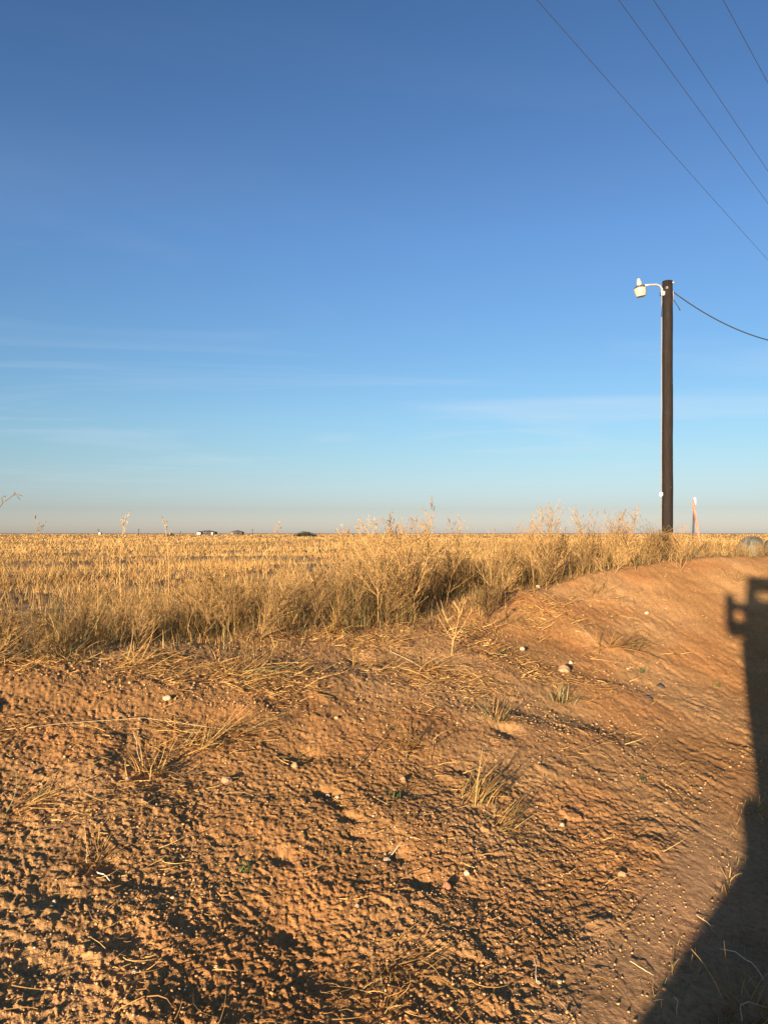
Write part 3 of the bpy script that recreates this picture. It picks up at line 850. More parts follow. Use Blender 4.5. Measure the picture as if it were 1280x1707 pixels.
# tufts on the dirt
def tuft_mesh(name, count, h0, h1, lean0, lean1, curl, seed, w=0.0045, spread=0.04, lo=0.8, hi=1.2, green=0.0, yaw=None):
    global RNG
    keep = RNG; RNG = np.random.default_rng(seed)
    P = np.stack([RNG.normal(0, spread, count), RNG.normal(0, spread, count), np.full(count, -0.01)], 1)
    yw = np.arctan2(P[:, 1], P[:, 0]) + RNG.normal(0, 0.7, count) if yaw is None else RNG.normal(yaw, 0.6, count)
    v, q, t = blades(P, RNG.uniform(h0, h1, count), yw, RNG.uniform(lean0, lean1, count), RNG.normal(curl, 0.5, count), np.full(count, w), tints(count, lo, hi, green), 5)
    RNG = keep
    return np_mesh(name, v, [q], t)
tufts = [
    # px, py, blades, h0, h1, lean0, lean1, curl, spread, tone lo, hi, green, yaw, label
    (250, 1290, 26, .06, .20, .1, 1.0, .6, .035, .85, 1.25, 0, None, 'dry grass tuft with a few upright pale stalks on the left of the dirt slope'),
    (330, 1245, 30, .08, .24, .7, 1.4, .3, .05, .85, 1.2, .1, 0.6, 'flattened straw-coloured tuft leaning right beside the upright-stalk tuft'),
    (790, 1335, 60, .08, .24, .2, 1.2, 1.0, .05, .75, 1.2, .1, 0.7, 'arching grass tuft with curled pale blades low on the middle of the slope'),
    (830, 1375, 34, .06, .18, .5, 1.3, .6, .05, .6, .95, .2, 0.2, 'dull flattened tuft just below the arching tuft'),
    (935, 1170, 42, .04, .11, .1, 1.0, .4, .035, .4, .7, .6, None, 'small greenish grass tuft below the tan stone'),
    (1010, 1078, 44, .08, .26, 1.1, 1.55, .2, .05, .8, 1.2, 0, None, 'flat star-shaped straw tuft high on the right of the slope'),
    (1045, 1080, 40, .06, .16, .6, 1.4, .4, .05, .45, .75, .2, 0, 'darker dead tuft touching the star-shaped straw tuft'),
    (825, 1200, 48, .05, .16, .2, 1.2, .7, .045, .4, .8, .3, None, 'dark wispy tuft in the middle of the slope above the arching tuft'),
    (205, 1110, 30, .10, .30, .9, 1.4, .4, .05, .95, 1.3, 0, 0.9, 'bundle of long bright straw fallen across the left crest'),
    (110, 1090, 46, .12, .30, .6, 1.2, .5, .08, .8, 1.15, .15, None, 'loose pale grass clump hanging over the bank at far left'),
    (560, 1050, 60, .08, .30, .3, 1.3, .7, .08, .8, 1.2, .2, -1.2, 'tangled grass clump drooping over the crest gap'),
    (700, 1115, 60, .08, .26, .6, 1.4, .8, .09, .8, 1.2, 0, -1.0, 'curly bleached tuft below the crest left of the bleached stalk'),
    (620, 1110, 36, .08, .26, .9, 1.5, .4, .08, .75, 1.1, 0, -0.8, 'flattened grey straw tuft over the small dark hollow'),
    (700, 1240, 30, .08, .24, .8, 1.5, .3, .06, .5, .9, 0, -2.2, 'dark broken weed clump with woody stems in the slope centre'),
    (400, 1120, 50, .08, .28, .8, 1.5, .4, .10, .8, 1.15, .1, 0.2, 'wide mat of straw below the left thicket'),
    (385, 1215, 34, .08, .24, .9, 1.5, .3, .09, .7, 1.0, .1, 0.4, 'thin straw mat halfway down the left of the slope'),
    (640, 1590, 40, .05, .18, .9, 1.5, .3, .07, .6, 1.0, .1, None, 'wispy dead tuft near the bottom centre of the slope'),
    (640, 1665, 26, .03, .09, .4, 1.3, .4, .03, .5, .9, .4, None, 'short olive tuft at the bottom edge under the wispy tuft'),
    (160, 1430, 30, .04, .12, .3, 1.3, .5, .04, .6, 1.0, 0, None, 'small straw tuft beside a white splinter on the lower left slope'),
    (40, 1340, 34, .08, .24, .8, 1.5, .3, .06, .7, 1.05, .1, 0.5, 'straw tuft spread flat at the left edge of the slope'),
    (1205, 1480, 30, .02, .07, .2, 1.3, .5, .06, .75, 1.1, .15, None, 'thin straw tuft at the foot of the bank on the shadow edge'),
    (1255, 1350, 26, .02, .07, .2, 1.2, .5, .05, .75, 1.1, .15, None, 'straw tuft at the foot of the bank under the mirror shadow'),
    (1255, 1690, 90, .05, .19, .3, 1.3, .8, .05, .85, 1.25, .2, None, 'bright dry grass clump in the bottom right corner of the track'),
    (1200, 1700, 50, .02, .07, .2, 1.3, .6, .03, .4, .8, .4, None, 'dark short grass clump in the ditch at the bottom edge'),
    (1120, 1610, 40, .012, .04, .2, 1.3, .6, .07, .45, .8, .4, None, 'olive grass fringe where the smooth dirt meets the shadowed track'),
    (985, 985, 30, .05, .14, .4, 1.3, .5, .06, .55, .9, .2, None, 'small dull tuft on the bare dirt below the thicket'),
    (1225, 968, 26, .05, .14, .4, 1.3, .5, .05, .4, .7, .5, None, 'olive tuft on the bare rise beside the cab shadow'),
]
for k, (px, py, cnt, h0, h1, l0, l1, cu, sp, lo, hi, gr, yw, lab) in enumerate(tufts):
    p = hit(px, py)
    dist = max(1.0, p.y / 3.2)
    me = tuft_mesh('grass_tuft', int(cnt * 1.7), h0 * 1.15 * dist ** 0.4, h1 * 1.25 * dist ** 0.4, l0, l1, cu, 500 + k, 0.0055 * dist ** 0.5, sp * 0.9 * dist ** 0.4, lo, hi, gr, yw)
    place(me, 'grass_tuft', p.x, p.y, 1.0, lab, 'grass tuft', rz=0, dz=0.0)

# tiny green sprouts
M_SPROUT = plant_mat('green_sprout')
sprouts = [(835, 1090, 'tiny green sprout under the dark bush'), (1068, 1120, 'tiny dull green sprout right of the tan stone'),
           (1070, 1303, 'tiny green sprout in the middle of the right slope'), (410, 1452, 'tiny green sprout on the lower left slope'),
           (1190, 1145, 'tiny green sprout beside the mirror shadow'), (655, 1330, 'tiny olive sprout left of the arching tuft')]
for k, (px, py, lab) in enumerate(sprouts):
    p = hit(px, py)
    RG = np.random.default_rng(800 + k); cnt = 16
    P = np.stack([RG.normal(0, .018, cnt), RG.normal(0, .018, cnt), np.full(cnt, -.004)], 1)
    v, q, t = blades(P, RG.uniform(.02, .05, cnt), RG.uniform(0, 6.28, cnt), RG.uniform(.2, 1.2, cnt), RG.normal(.4, .4, cnt), np.full(cnt, .008),
                     np.array([[0.085, 0.105, 0.032]]) * RG.uniform(.7, 1.3, (cnt, 1)), 3)
    o = link('green_sprout', np_mesh('green_sprout', v, [q], t), M_SPROUT, None, tuple(p)); o.scale = (max(1, p.y / 5),) * 3
    tag(o, lab, 'sprout')

# ------------------------------------------------------------------ stones and clods one can point at
def stone_mesh(name, seed, flat=0.7):
    R = np.random.default_rng(seed)
    import bmesh
    bm = bmesh.new(); bmesh.ops.create_icosphere(bm, subdivisions=3, radius=1.0)
    for v in bm.verts:
        c = np.array(v.co)
        k = 1 + 0.22 * float(noise(np.array(c[0] * 1.3 + seed), np.array(c[1] * 1.3 + c[2]), seed)) + 0.08 * float(noise(np.array(c[0] * 4 + seed), np.array(c[1] * 4 + 2 * c[2]), seed + 3))
        for a in ((.6, .7, .3), (-.7, .2, .6), (.2, -.8, .5), (-.3, .4, -.8)):
            a = np.array(a) / np.linalg.norm(a); dd = c.dot(a)
            if dd > 0.72: k *= 0.72 / dd
        v.co = v.co * k
    me = bpy.data.meshes.new(name); bm.to_mesh(me); bm.free()
    return me
stones = [
    # px, py, width px, flat, material, name, label
    (280, 1166, 13, .75, M_STONE_PALE, 'pale_stone', 'cream white stone sitting alone on the upper left dirt slope'),
    (940, 1120, 19, .7, M_STONE_TAN, 'tan_stone', 'largest tan stone on the slope right of the small green tuft'),
    (951, 1107, 7, .8, M_STONE_PALE, 'pale_stone', 'little white pebble perched just above the largest tan stone'),
    (645, 1434, 13, .6, M_STONE_PALE, 'pale_stone', 'white pebble lying against the bleached stick end'),
    (546, 1329, 9, .7, M_STONE_PALE, 'pale_stone', 'left one of two white pebbles in the dark diagonal rut'),
    (562, 1330, 7, .7, M_STONE_PALE, 'pale_stone', 'right one of two white pebbles in the dark diagonal rut'),
    (1036, 1461, 12, .8, M_STONE_TAN, 'tan_stone', 'small orange-tan clod on the lower right slope near the smooth dirt'),
    (745, 1481, 16, .75, M_STONE_RED, 'reddish_stone', 'reddish clod with a dark gap to its left on the lower slope'),
    (778, 1461, 10, .8, M_STONE_PALE, 'pale_stone', 'pale pebble up and right of the reddish clod'),
    (378, 1307, 16, .8, M_STONE_TAN, 'tan_stone', 'tan clod on the left slope right of the upright-stalk tuft'),
    (492, 1280, 12, .8, M_STONE_TAN, 'tan_stone', 'small tan clod under the shadowed hollow at slope centre left'),
    (213, 1306, 8, .8, M_STONE_PALE, 'pale_stone', 'small white pebble just left of the upright-stalk tuft'),
    (80, 1231, 9, .8, M_STONE_RED, 'reddish_stone', 'small reddish clod near the left edge below the dark patch'),
    (52, 1290, 9, .8, M_STONE_RED, 'reddish_stone', 'reddish crumb near the left edge beside flat straw'),
    (672, 1302, 11, .8, M_STONE_TAN, 'tan_stone', 'small tan clod left of the arching grass tuft'),
    (1080, 1168, 15, .35, M_STONE_DARK, 'dark_chip', 'flat dark chip lying on the right slope'),
    (1101, 1147, 14, .35, M_STONE_DARK, 'dark_chip', 'flat grey-green chip above the dark chip on the right slope'),
    (932, 1640, 9, .7, M_STONE_PALE, 'pale_stone', 'white pebble at the bottom right of the crumbly dirt'),
    (897, 1640, 8, .7, M_STONE_PALE, 'pale_stone', 'white fleck left of another white pebble near the bottom edge'),
    (937, 1378, 8, .8, M_STONE_PALE, 'pale_stone', 'cream pebble on the slope right of the arching tuft'),
    (225, 1625, 9, .8, M_STONE_PALE, 'pale_stone', 'white pebble on the rough dirt at the bottom left'),
    (92, 1508, 9, .8, M_STONE_PALE, 'pale_stone', 'white pebble in a dark pit on the lower left dirt'),
    (1187, 1545, 6, .8, M_STONE_PALE, 'pale_stone', 'tiny white pebble at the shadow edge on the track'),
    (595, 1512, 8, .8, M_STONE_PALE, 'pale_stone', 'white pebble above the wispy dead tuft at the bottom centre'),
    (768, 1055, 7, .8, M_STONE_PALE, 'pale_stone', 'pale stone below the thicket near the bleached stalk'),
    (870, 1085, 9, .7, M_STONE_PALE, 'pale_stone', 'cream stone on the bare dirt right of the dark bush'),
    (1077, 1025, 8, .7, M_STONE_PALE, 'pale_stone', 'cream pebble high on the bare dirt left of the mirror shadow'),
    (897, 980, 8, .7, M_STONE_PALE, 'pale_stone', 'pale clod at the very top edge of the bare dirt'),
]
for k, (px, py, wpx, fl, mt, nm, lab) in enumerate(stones):
    p = hit(px, py)
    o = link(nm, stone_mesh(nm, 40 + k), mt, None, (p.x, p.y, p.z), (random.uniform(-.3, .3), random.uniform(-.3, .3), random.uniform(0, 6)))
    r = wpx / F * p.length * 0.5
    r = wpx / F * p.y * 0.55
    o.scale = (r * random.uniform(.95, 1.15), r * random.uniform(.8, 1.0), r * fl)
    o.location.z += r * fl * 0.45
    for poly in o.data.polygons: poly.use_smooth = True
    tag(o, lab, 'chip' if 'chip' in nm else 'stone')

# sticks and straws one can point at (photo px of both ends)
M_STRAW = simple_mat('pale_straw', (0.52, 0.38, 0.19), (0.66, 0.50, 0.28), 80, 0.7)
M_STICK = simple_mat('weathered_stick', (0.11, 0.075, 0.05), (0.20, 0.14, 0.09), 60, 0.85)
M_BLEACH = simple_mat('bleached_stick', (0.66, 0.56, 0.38), (0.76, 0.66, 0.48), 60, 0.7)
sticks = [
    ([(650, 1430), (660, 1420), (670, 1410)], .006, .015, M_BLEACH, 'stick', 'short bleached stick end pointing up from a white pebble', 'stick'),
    ([(60, 1390), (150, 1372), (240, 1352), (315, 1340)], .0035, .02, M_STICK, 'long_stem', 'long thin brown stem lying flat across the left slope', 'stem'),
    ([(0, 1222), (110, 1212), (240, 1205), (380, 1222), (500, 1212)], .0028, .03, M_STRAW, 'long_stem', 'very long grey stem stretched across the upper left slope', 'stem'),
    ([(594, 1282), (630, 1245), (655, 1212)], .007, .02, M_STICK, 'stick', 'dark diagonal woody stick in the slope centre', 'stick'),
    ([(677, 1268), (680, 1232), (684, 1198)], .007, .02, M_STICK, 'stick', 'dark near-upright woody stick beside the diagonal one', 'stick'),
    ([(224, 1222), (228, 1250), (234, 1282)], .0045, .05, M_STRAW, 'straw_stalk', 'tallest single pale stalk leaning out of the left tuft', 'stalk'),
    ([(337, 1192), (328, 1215), (320, 1234)], .004, .05, M_STRAW, 'straw_stalk', 'short pale stalk pointing up above the flattened tuft', 'stalk'),
    ([(100, 1090), (210, 1046), (330, 1022)], .005, .10, M_STRAW, 'straw_stalk', 'long pale straw stalk bowed over the left crest', 'stalk'),
    ([(60, 1110), (90, 1075), (118, 1040)], .005, .06, M_STRAW, 'straw_stalk', 'pale upright straw at the far left crest', 'stalk'),
    ([(1198, 1585), (1225, 1607), (1252, 1625), (1272, 1637)], .0045, .09, M_BLEACH, 'straw_stalk', 'bright straight straw stalk in the shadowed track at bottom right', 'stalk'),
    ([(1124, 1670), (1131, 1680), (1128, 1695)], .006, .02, M_STRAW, 'straw_splinter', 'short curled straw blade in the dark ditch at the bottom edge', 'straw'),
    ([(1235, 1707), (1236, 1692), (1246, 1686), (1280, 1685)], .005, .06, M_STRAW, 'straw_stalk', 'right-angle bent straw in the bottom right corner', 'stalk'),
    ([(1160, 1530), (1178, 1545), (1190, 1556)], .0035, .02, M_STRAW, 'straw_stalk', 'short straw pointing from the lit dirt into the track shadow', 'stalk'),
    ([(1211, 1420), (1213, 1440), (1214, 1456)], .0035, .05, M_STRAW, 'straw_stalk', 'short upright straw on the lit dirt by the shadow edge', 'stalk'),
    ([(1050, 1607), (1070, 1622), (1088, 1630)], .0035, .008, M_STRAW, 'straw_stalk', 'pale straw pressed into the smooth dirt at bottom right', 'stalk'),
    ([(145, 1412), (146, 1430), (145, 1442)], .004, .03, M_STRAW, 'straw_stalk', 'stubby upright splinter of straw on the lower left slope', 'stalk'),
    ([(162, 1462), (174, 1469), (184, 1474)], .005, .01, M_BLEACH, 'straw_splinter', 'bleached splinter lying in a pit on the lower left slope', 'straw'),
    ([(890, 1600), (893, 1620), (894, 1642)], .004, .02, M_BLEACH, 'straw_splinter', 'bleached rootlet below an orange crumb near the bottom right', 'straw'),
    ([(640, 1279), (665, 1280), (692, 1277)], .0035, .01, M_STICK, 'stem', 'thin rust-coloured stem lying under the woody sticks', 'stem'),
    ([(645, 1085), (690, 1110), (725, 1130)], .0045, .03, M_STRAW, 'straw_stalk', 'straight straw slanting down from the small dark hollow', 'stalk'),
    ([(955, 1036), (975, 1056), (992, 1073)], .0045, .02, M_STRAW, 'straw_stalk', 'straw lying diagonally above the star-shaped tuft', 'stalk'),
]
for pts, r, lift, mt, nm, lab, cat in sticks:
    W = []
    for i, (px, py) in enumerate(pts):
        p = hit(px, py)
        e = math.sin(math.pi * i / (len(pts) - 1)) if lift < 0.04 or len(pts) > 3 else i / (len(pts) - 1)
        W.append(p + Vector((0, 0, 0.006 + lift * 0.5 * e)))
    P2 = []
    for i in range(len(W) - 1):
        for t in (0, .33, .66):
            P2.append(W[i].lerp(W[i + 1], t) + Vector((random.uniform(-1, 1), random.uniform(-1, 1), random.uniform(0, 1))) * r * 0.8)
    P2.append(W[-1])
    for q in P2: q.z = max(q.z, GZ(q.x, q.y) + r * 0.5)
    org = P2[0].copy()
    mb = MB(); mb.tube([q - org for q in P2], [r * 0.5 * (1 - 0.5 * i / len(P2)) for i in range(len(P2))], 5)
    tag(mb.build(nm, mt, None, True, loc=tuple(org)), lab, cat)

# ------------------------------------------------------------------ utility pole with yard light
PD = 19.0
pb = at(1111, 905, PD); pz = float(ground(np.array([pb.x]), np.array([pb.y]), False)[0])
ptop = at(1112, 469, PD)
pole = empty('utility_pole', (pb.x, pb.y, pz))
tag(pole, 'dark brown wooden utility pole with a yard light standing behind the weeds', 'utility pole')
H = ptop.z - pz
mb = MB()
N = 26
Z = lambda py: at(1112, py, PD).z - pz
X = lambda px, py: at(px, py, PD).x - pb.x
LEAN = X(1112, 469)
mb.tube([(LEAN * i / N + 0.003 * math.sin(i * .9), 0, -0.4 + (H + 0.4) * i / N) for i in range(N + 1)],
        [0.134 - 0.012 * i / N + 0.0018 * math.sin(i * 2.3) for i in range(N + 1)], 22)
wood = mb.build('pole', M_WOOD, pole, True)
k = PD / F                                             # metres per photo pixel at the pole
# drying cracks: thin dark grooves up the pole
mb = MB()
mb.tube([(X(1106.3, 488), -0.085, Z(488)), (X(1105.3, 880), -0.085, 0.25)], 0.009, 10)
mb.build('conduit', M_CONDUIT, pole, True).location = (-0.075, 0.045, 0)
mb = MB()
mb.tube([(X(1103, 492), -0.02, Z(492)), (X(1102, 482), -0.03, Z(482)), (X(1098, 477.5), -0.05, Z(477.5)), (X(1092, 476), -0.07, Z(476)), (X(1080, 477.5), -0.12, Z(477.5)), (X(1070, 479), -0.15, Z(479))], 0.026, 10)
mb.build('lamp_arm', M_GALV, pole, True)
mb = MB(); mb.box((X(1103.2, 490), -0.02, Z(490)), (0.11, 0.12, 0.10), bev=0.012)
mb.build('lamp_bracket', M_WHITE, pole)
# the lamp head hangs a little tilted
hd = Matrix.Translation((X(1062, 481.5), -0.16, Z(481.5))) @ Matrix.Rotation(rad(-8), 4, 'Y')
mb = MB()
mb.lathe([(0.0, 0.022), (0.09, 0.02), (0.125, -0.005), (0.135, -0.05), (0.128, -0.052), (0.0, -0.03)], 24, hd)
mb.tube([hd @ Vector((0.06, 0, -0.01)), (X(1070, 479), -0.15, Z(479))], 0.03, 10)
head = mb.build('lamp_head', M_DARKMETAL, pole, True)
mb = MB()
prof = []
for i in range(8):
    z = -0.045 - 0.024 * i
    prof += [(0.140 - 0.0006 * i * i, z), (0.148 - 0.0006 * i * i, z - 0.012)]
prof += [(0.10, -0.245), (0.0, -0.25)]
mb.lathe(prof, 28, hd)
mb.build('lens', M_LENS, head, False)
mb = MB()
mb.lathe([(0.066, 0.018), (0.064, 0.10), (0.058, 0.13), (0.048, 0.135), (0.046, 0.18), (0.030, 0.205), (0.0, 0.21)], 18, hd)
mb.build('photocell', M_GALV, head, True)
# bolts and plates near the top, insulator bracket on the right, tag below
mb = MB(); mb.box((X(1108, 482), -0.118, Z(482)), (0.055, 0.03, 0.055), bev=0.008); mb.build('bolt_plate', M_GALV, pole)
mb = MB(); mb.tube([(X(1118, 474), -0.115, Z(474)), (X(1118.5, 474), -0.155, Z(474))], 0.026, 8); mb.build('bolt', M_GALV, pole, True)
mb = MB(); mb.box((X(1120.3, 495), -0.02, Z(495)), (0.03, 0.05, 0.26), bev=0.008); mb.build('cable_bracket', M_GALV, pole)
mb = MB(); mb.tube([(X(1121, 500), -0.03, Z(500)), (X(1125, 507), -0.05, Z(507)), (X(1128, 512), -0.06, Z(512)), (X(1131.5, 519), -0.06, Z(519))], 0.011, 6); mb.build('wire_stub', M_CABLE, pole, True)
mb = MB(); mb.tube([(X(1102.4, 505), -0.05, Z(505)), (X(1101.2, 516), -0.05, Z(516)), (X(1101, 527), -0.05, Z(527))], 0.008, 6)
mb.lathe([(0, -.02), (.02, 0), (0, .02)], 8, Matrix.Translation((X(1100.8, 528), -0.05, Z(528)))); mb.build('ground_wire', M_CABLE, pole, True)
mb = MB()
mb.lathe([(0.0, -0.05), (0.04, -0.045), (0.045, 0.0), (0.04, 0.045), (0.0, 0.05)], 14, Matrix.Translation((X(1100.8, 824), -0.02, Z(824))))
mb.tube([(X(1101, 824), -0.02, Z(824)), (X(1106, 824), -0.02, Z(824))], 0.018, 8)
mb.build('insulator', M_WHITE, pole, True)
for py, px in ((842, 1105.4), (764, 1117), (690, 1106), (813, 1114), (640, 1117)):
    mb = MB(); mb.box((X(px, py), -0.125, Z(py)), (0.035, 0.02, 0.04), bev=0.006); mb.build('staple', M_DARKMETAL, pole)

# sagging service cable to the right
pts = []
for i in range(41):
    t = i / 40 * 487
    pts.append(at(1122 + t, 487 + .75 * t - .00154 * t * t, PD))
org = pts[0].copy()
mb = MB(); mb.tube([p - org for p in pts], 0.014, 7)
tag(mb.build('service_cable', M_CABLE, None, True, loc=tuple(org)), 'thick dark sagging cable running right from the pole top', 'cable')
# next pole of the same line, which carries the far end
q = pts[-1]
pz2 = float(ground(np.array([q.x]), np.array([q.y]), False)[0])
mb = MB(); mb.tube([(0, 0, -0.4), (0, 0, (q.z - pz2) / 2), (0, 0, q.z - pz2 + 0.3)], [0.134, 0.126, 0.118], 20)
tag(mb.build('utility_pole', M_WOOD, None, True, loc=(q.x + 0.13, q.y, pz2)), 'plain dark wooden pole holding the far end of the sagging cable', 'utility pole')

# four overhead wires along the track, vanishing low on the right
dv = Vector((math.sin(rad(39.2)), math.cos(rad(39.2)), 0))
wires = [(895, 0, 'leftmost of the four thin overhead wires crossing the upper right sky'),
         (1031, 0, 'second from the left of the four thin overhead wires in the upper right sky'),
         (1089, 0, 'third from the left of the four thin overhead wires in the upper right sky'),
         (1205, 0, 'rightmost overhead wire cutting the top right corner of the sky')]
for px, py, lab in wires:
    r = ray(px, py); hgt = 7.4
    p0 = Vector((0, 0, EYE)) + r * (hgt / r.z)
    pts = []
    for i in range(31):
        t = -25 + 75 * i / 30
        pts.append(p0 + dv * t + Vector((0, 0, 0.00055 * ((t - 12) ** 2 - 144))))
    org = pts[0].copy()
    mb = MB(); mb.tube([p - org for p in pts], 0.0045, 6)
    tag(mb.build('power_line', M_WIRE, None, True, loc=tuple(org)), lab, 'power line', 'overhead power lines')

# marker post with orange flagging
MD = 15.5
b0 = at(1154.5, 897, MD); bz = float(ground(np.array([b0.x]), np.array([b0.y]), False)[0])
post = empty('marker_post', (b0.x, b0.y, bz))
tag(post, 'thin dark steel marker post with a white top and orange flagging', 'marker post')
W = lambda px, py, dy=0.0: at(px, py, MD + dy) - Vector((b0.x, b0.y, bz))
mb = MB(); mb.tube([W(1154.3, 897) * 1.0 - Vector((0, 0, 0.3)), W(1154.6, 890), W(1155.8, 858), W(1156.4, 840)], 0.020, 8); mb.build('post', M_POSTGREEN, post, True)
mb = MB(); p = W(1157, 836)
mb.box(tuple(p), (0.052, 0.03, 0.155), bev=0.008); mb.build('white_cap', M_WHITE, post)
mb = MB()
V, Q = [], []
path = [(1154.5, 832, 3), (1155.5, 843, 4), (1156.5, 850, 4.2), (1158, 860, 3.2), (1160, 870, 3.6), (1161.5, 880, 4), (1163.2, 890, 3.2), (1164.2, 900, 4.2), (1165.3, 910, 3.4)]
for i, (px, py, w) in enumerate(path):
    dy = -0.05 + 0.025 * math.sin(i * 1.9)
    V += [tuple(W(px - w / 2, py, dy)), tuple(W(px + w / 2, py + 0.6, dy - 0.03 + 0.03 * math.cos(i * 1.3)))]
    if i: Q.append((2 * i - 2, 2 * i - 1, 2 * i + 1, 2 * i))
mb.add(V, Q)
fl = mb.build('flagging', M_ORANGE, post)
sol = fl.modifiers.new('thickness', 'SOLIDIFY'); sol.thickness = 0.004
mb = MB(); mb.tube([W(1155.2, 847, -.02), W(1157.6, 848.5, -.02)], 0.03, 8); mb.build('flagging_knot', M_ORANGE, post, True)

# grey-green mounds beyond the weeds on the right
for px, wpx, dep, top, lab, sd in ((1252, 44, 34, 894.5, 'rounded grey-green mound showing above the weeds right of the marker post', 3),
                                   (1292, 26, 38, 897, 'sliver of a second grey-green mound cut by the right edge', 9)):
    g = at(px, 905, dep); gz = float(ground(np.array([g.x]), np.array([g.y]), False)[0])
    tz = at(px, top, dep).z
    me = stone_mesh('rounded_mound', sd)
    for vv in me.vertices: vv.co.z = min(vv.co.z, 0.62 + 0.25 * (vv.co.z - 0.62))
    ztop = max(vv.co.z for vv in me.vertices)
    o = link('rounded_mound', me, M_MOUND, None, (g.x, g.y, gz + 0.08), (0, 0, 0.4))
    o.scale = (wpx / 2 / F * dep * 1.12, 0.62, (tz - gz - 0.08) / ztop)
    for poly in me.polygons: poly.use_smooth = True
    tag(o, lab, 'mound')

# ------------------------------------------------------------------ far things on the horizon
M_ROOF = simple_mat('dark_shingle_roof', (0.045, 0.045, 0.045), (0.085, 0.085, 0.08), 0.8, 0.9)
M_WALL = simple_mat('white_siding', (0.50, 0.46, 0.41), (0.60, 0.56, 0.50), 0.6, 0.85)
M_BRICK = simple_mat('brown_brick', (0.13, 0.085, 0.065), (0.19, 0.12, 0.09), 0.9, 0.9)
M_GLASS = simple_mat('dark_window', (0.02, 0.022, 0.026), (0.035, 0.038, 0.042), 1.0, 0.15)
def hip(mb, x0, x1, y0, y1, z0, z1, over=0.5):
    x0 -= over; x1 += over; y0 -= over; y1 += over
    ym = (y0 + y1) / 2; ins = min((y1 - y0) / 2, (x1 - x0) * 0.42)
    V = [(x0, y0, z0), (x1, y0, z0), (x1, y1, z0), (x0, y1, z0), (x0 + ins, ym, z1), (x1 - ins, ym, z1),
         (x0, y0, z0 - .2), (x1, y0, z0 - .2), (x1, y1, z0 - .2), (x0, y1, z0 - .2)]
    mb.add(V, [(0, 1, 5, 4), (2, 3, 4, 5), (0, 6, 7, 1), (1, 7, 8, 2), (2, 8, 9, 3), (3, 9, 6, 0), (9, 8, 7, 6)], [(3, 0, 4), (1, 2, 5)])
HD = 560.0
def house(px0, px1, base_py, label, wall_mat, wing):
    a, b = at(px0, base_py, HD), at(px1, base_py, HD)
    w = b.x - a.x; z = float(base_z(np.array([a.x]), np.array([a.y]))[0])
    h = empty('farmhouse', ((a.x + b.x) / 2, HD, z)); tag(h, label, 'house'); h.scale = (1, 1, 0.62)
    mb = MB(); mb.box((0, 0, 1.55), (w * 0.92, 8, 3.1)); wl_ = mb.build('wall', wall_mat, h)
    mb = MB(); hip(mb, -w * .46, w * .46, -4, 4, 3.1, 5.0); rf = mb.build('roof', M_ROOF, h)
    mb = MB(); mb.box((w * .05, 0.8, 5.1), (0.9, 0.9, 1.1)); mb.build('chimney', M_BRICK, rf)
    for fx in (-0.12, 0.06, 0.2):
        mb = MB(); mb.box((w * fx, -4.03, 1.7), (1.5, 0.12, 1.4)); mb.build('window', M_GLASS, h)
    mb = MB(); mb.box((w * -.02, -4.05, 1.15), (1.1, 0.12, 2.1)); mb.build('door', M_ROOF, h)
    if wing:
        mb = MB(); mb.box((-w * .36, -5.0, 1.5), (w * 0.20, 2.4, 3.0)); mb.build('garage', M_WALL, h)
        mb = MB(); hip(mb, -w * .46, -w * .26, -6.2, -2, 3.02, 4.3, 0.4); mb.build('garage_roof', M_ROOF, h)
        mb = MB(); mb.box((w * .34, -4.6, 1.4), (w * .10, 1.2, 2.8)); mb.build('entry_wall', M_WALL, h)
    return h
house(331, 361.5, 890, 'far low farmhouse with a dark roof and a white left wing on the horizon', M_BRICK, True)
house(385, 406, 890.5, 'smaller far house with a dark hipped roof right of the white-winged one', M_BRICK, False)

def far_pole(px, top, dep, label):
    a = at(px, 889, dep); z = float(base_z(np.array([a.x]), np.array([a.y]))[0]); t = at(px, top, dep).z
    mb = MB(); hgt = t - z
    mb.tube([(0, 0, -0.3), (0, 0, hgt)], [0.22, 0.16], 8)
    o = mb.build('distant_pole', M_WOOD, None, True, loc=(a.x, a.y, z))
    mb = MB(); mb.box((0, 0, hgt - 0.6), (2.2, 0.16, 0.18)); mb.build('crossarm', M_WOOD, o)
    tag(o, label, 'utility pole', 'distant poles on the horizon')
far_pole(164.5, 882, 620, 'tiny distant pole beside a white speck on the left horizon')
far_pole(231.5, 881.5, 620, 'tiny distant pole between the faint feathery stalk and the lone dark-headed stalk')
far_pole(301.5, 886, 700, 'tiny distant pole just left of the white-winged farmhouse')
far_pole(421, 882, 640, 'tiny distant pole right of the smaller far house')

def shed(px, dep, w, h, label):
    a = at(px, 889, dep); z = float(base_z(np.array([a.x]), np.array([a.y]))[0])
    s = empty('distant_shed', (a.x, a.y, z)); tag(s, label, 'shed')
    mb = MB(); mb.box((0, 0, h * .4), (w, 4, h * .8)); mb.build('wall', M_WALL, s)
    mb = MB(); mb.prism([(-w / 2 - .2, h * .8), (w / 2 + .2, h * .8), (0, h)], -2.2, 2.2); mb.build('roof', M_GALV, s)
shed(167.5, 640, 2.0, 1.9, 'tiny white shed by a pole on the left horizon')
shed(622.5, 700, 2.2, 2.2, 'tiny white shed on the horizon in the middle of the frame')

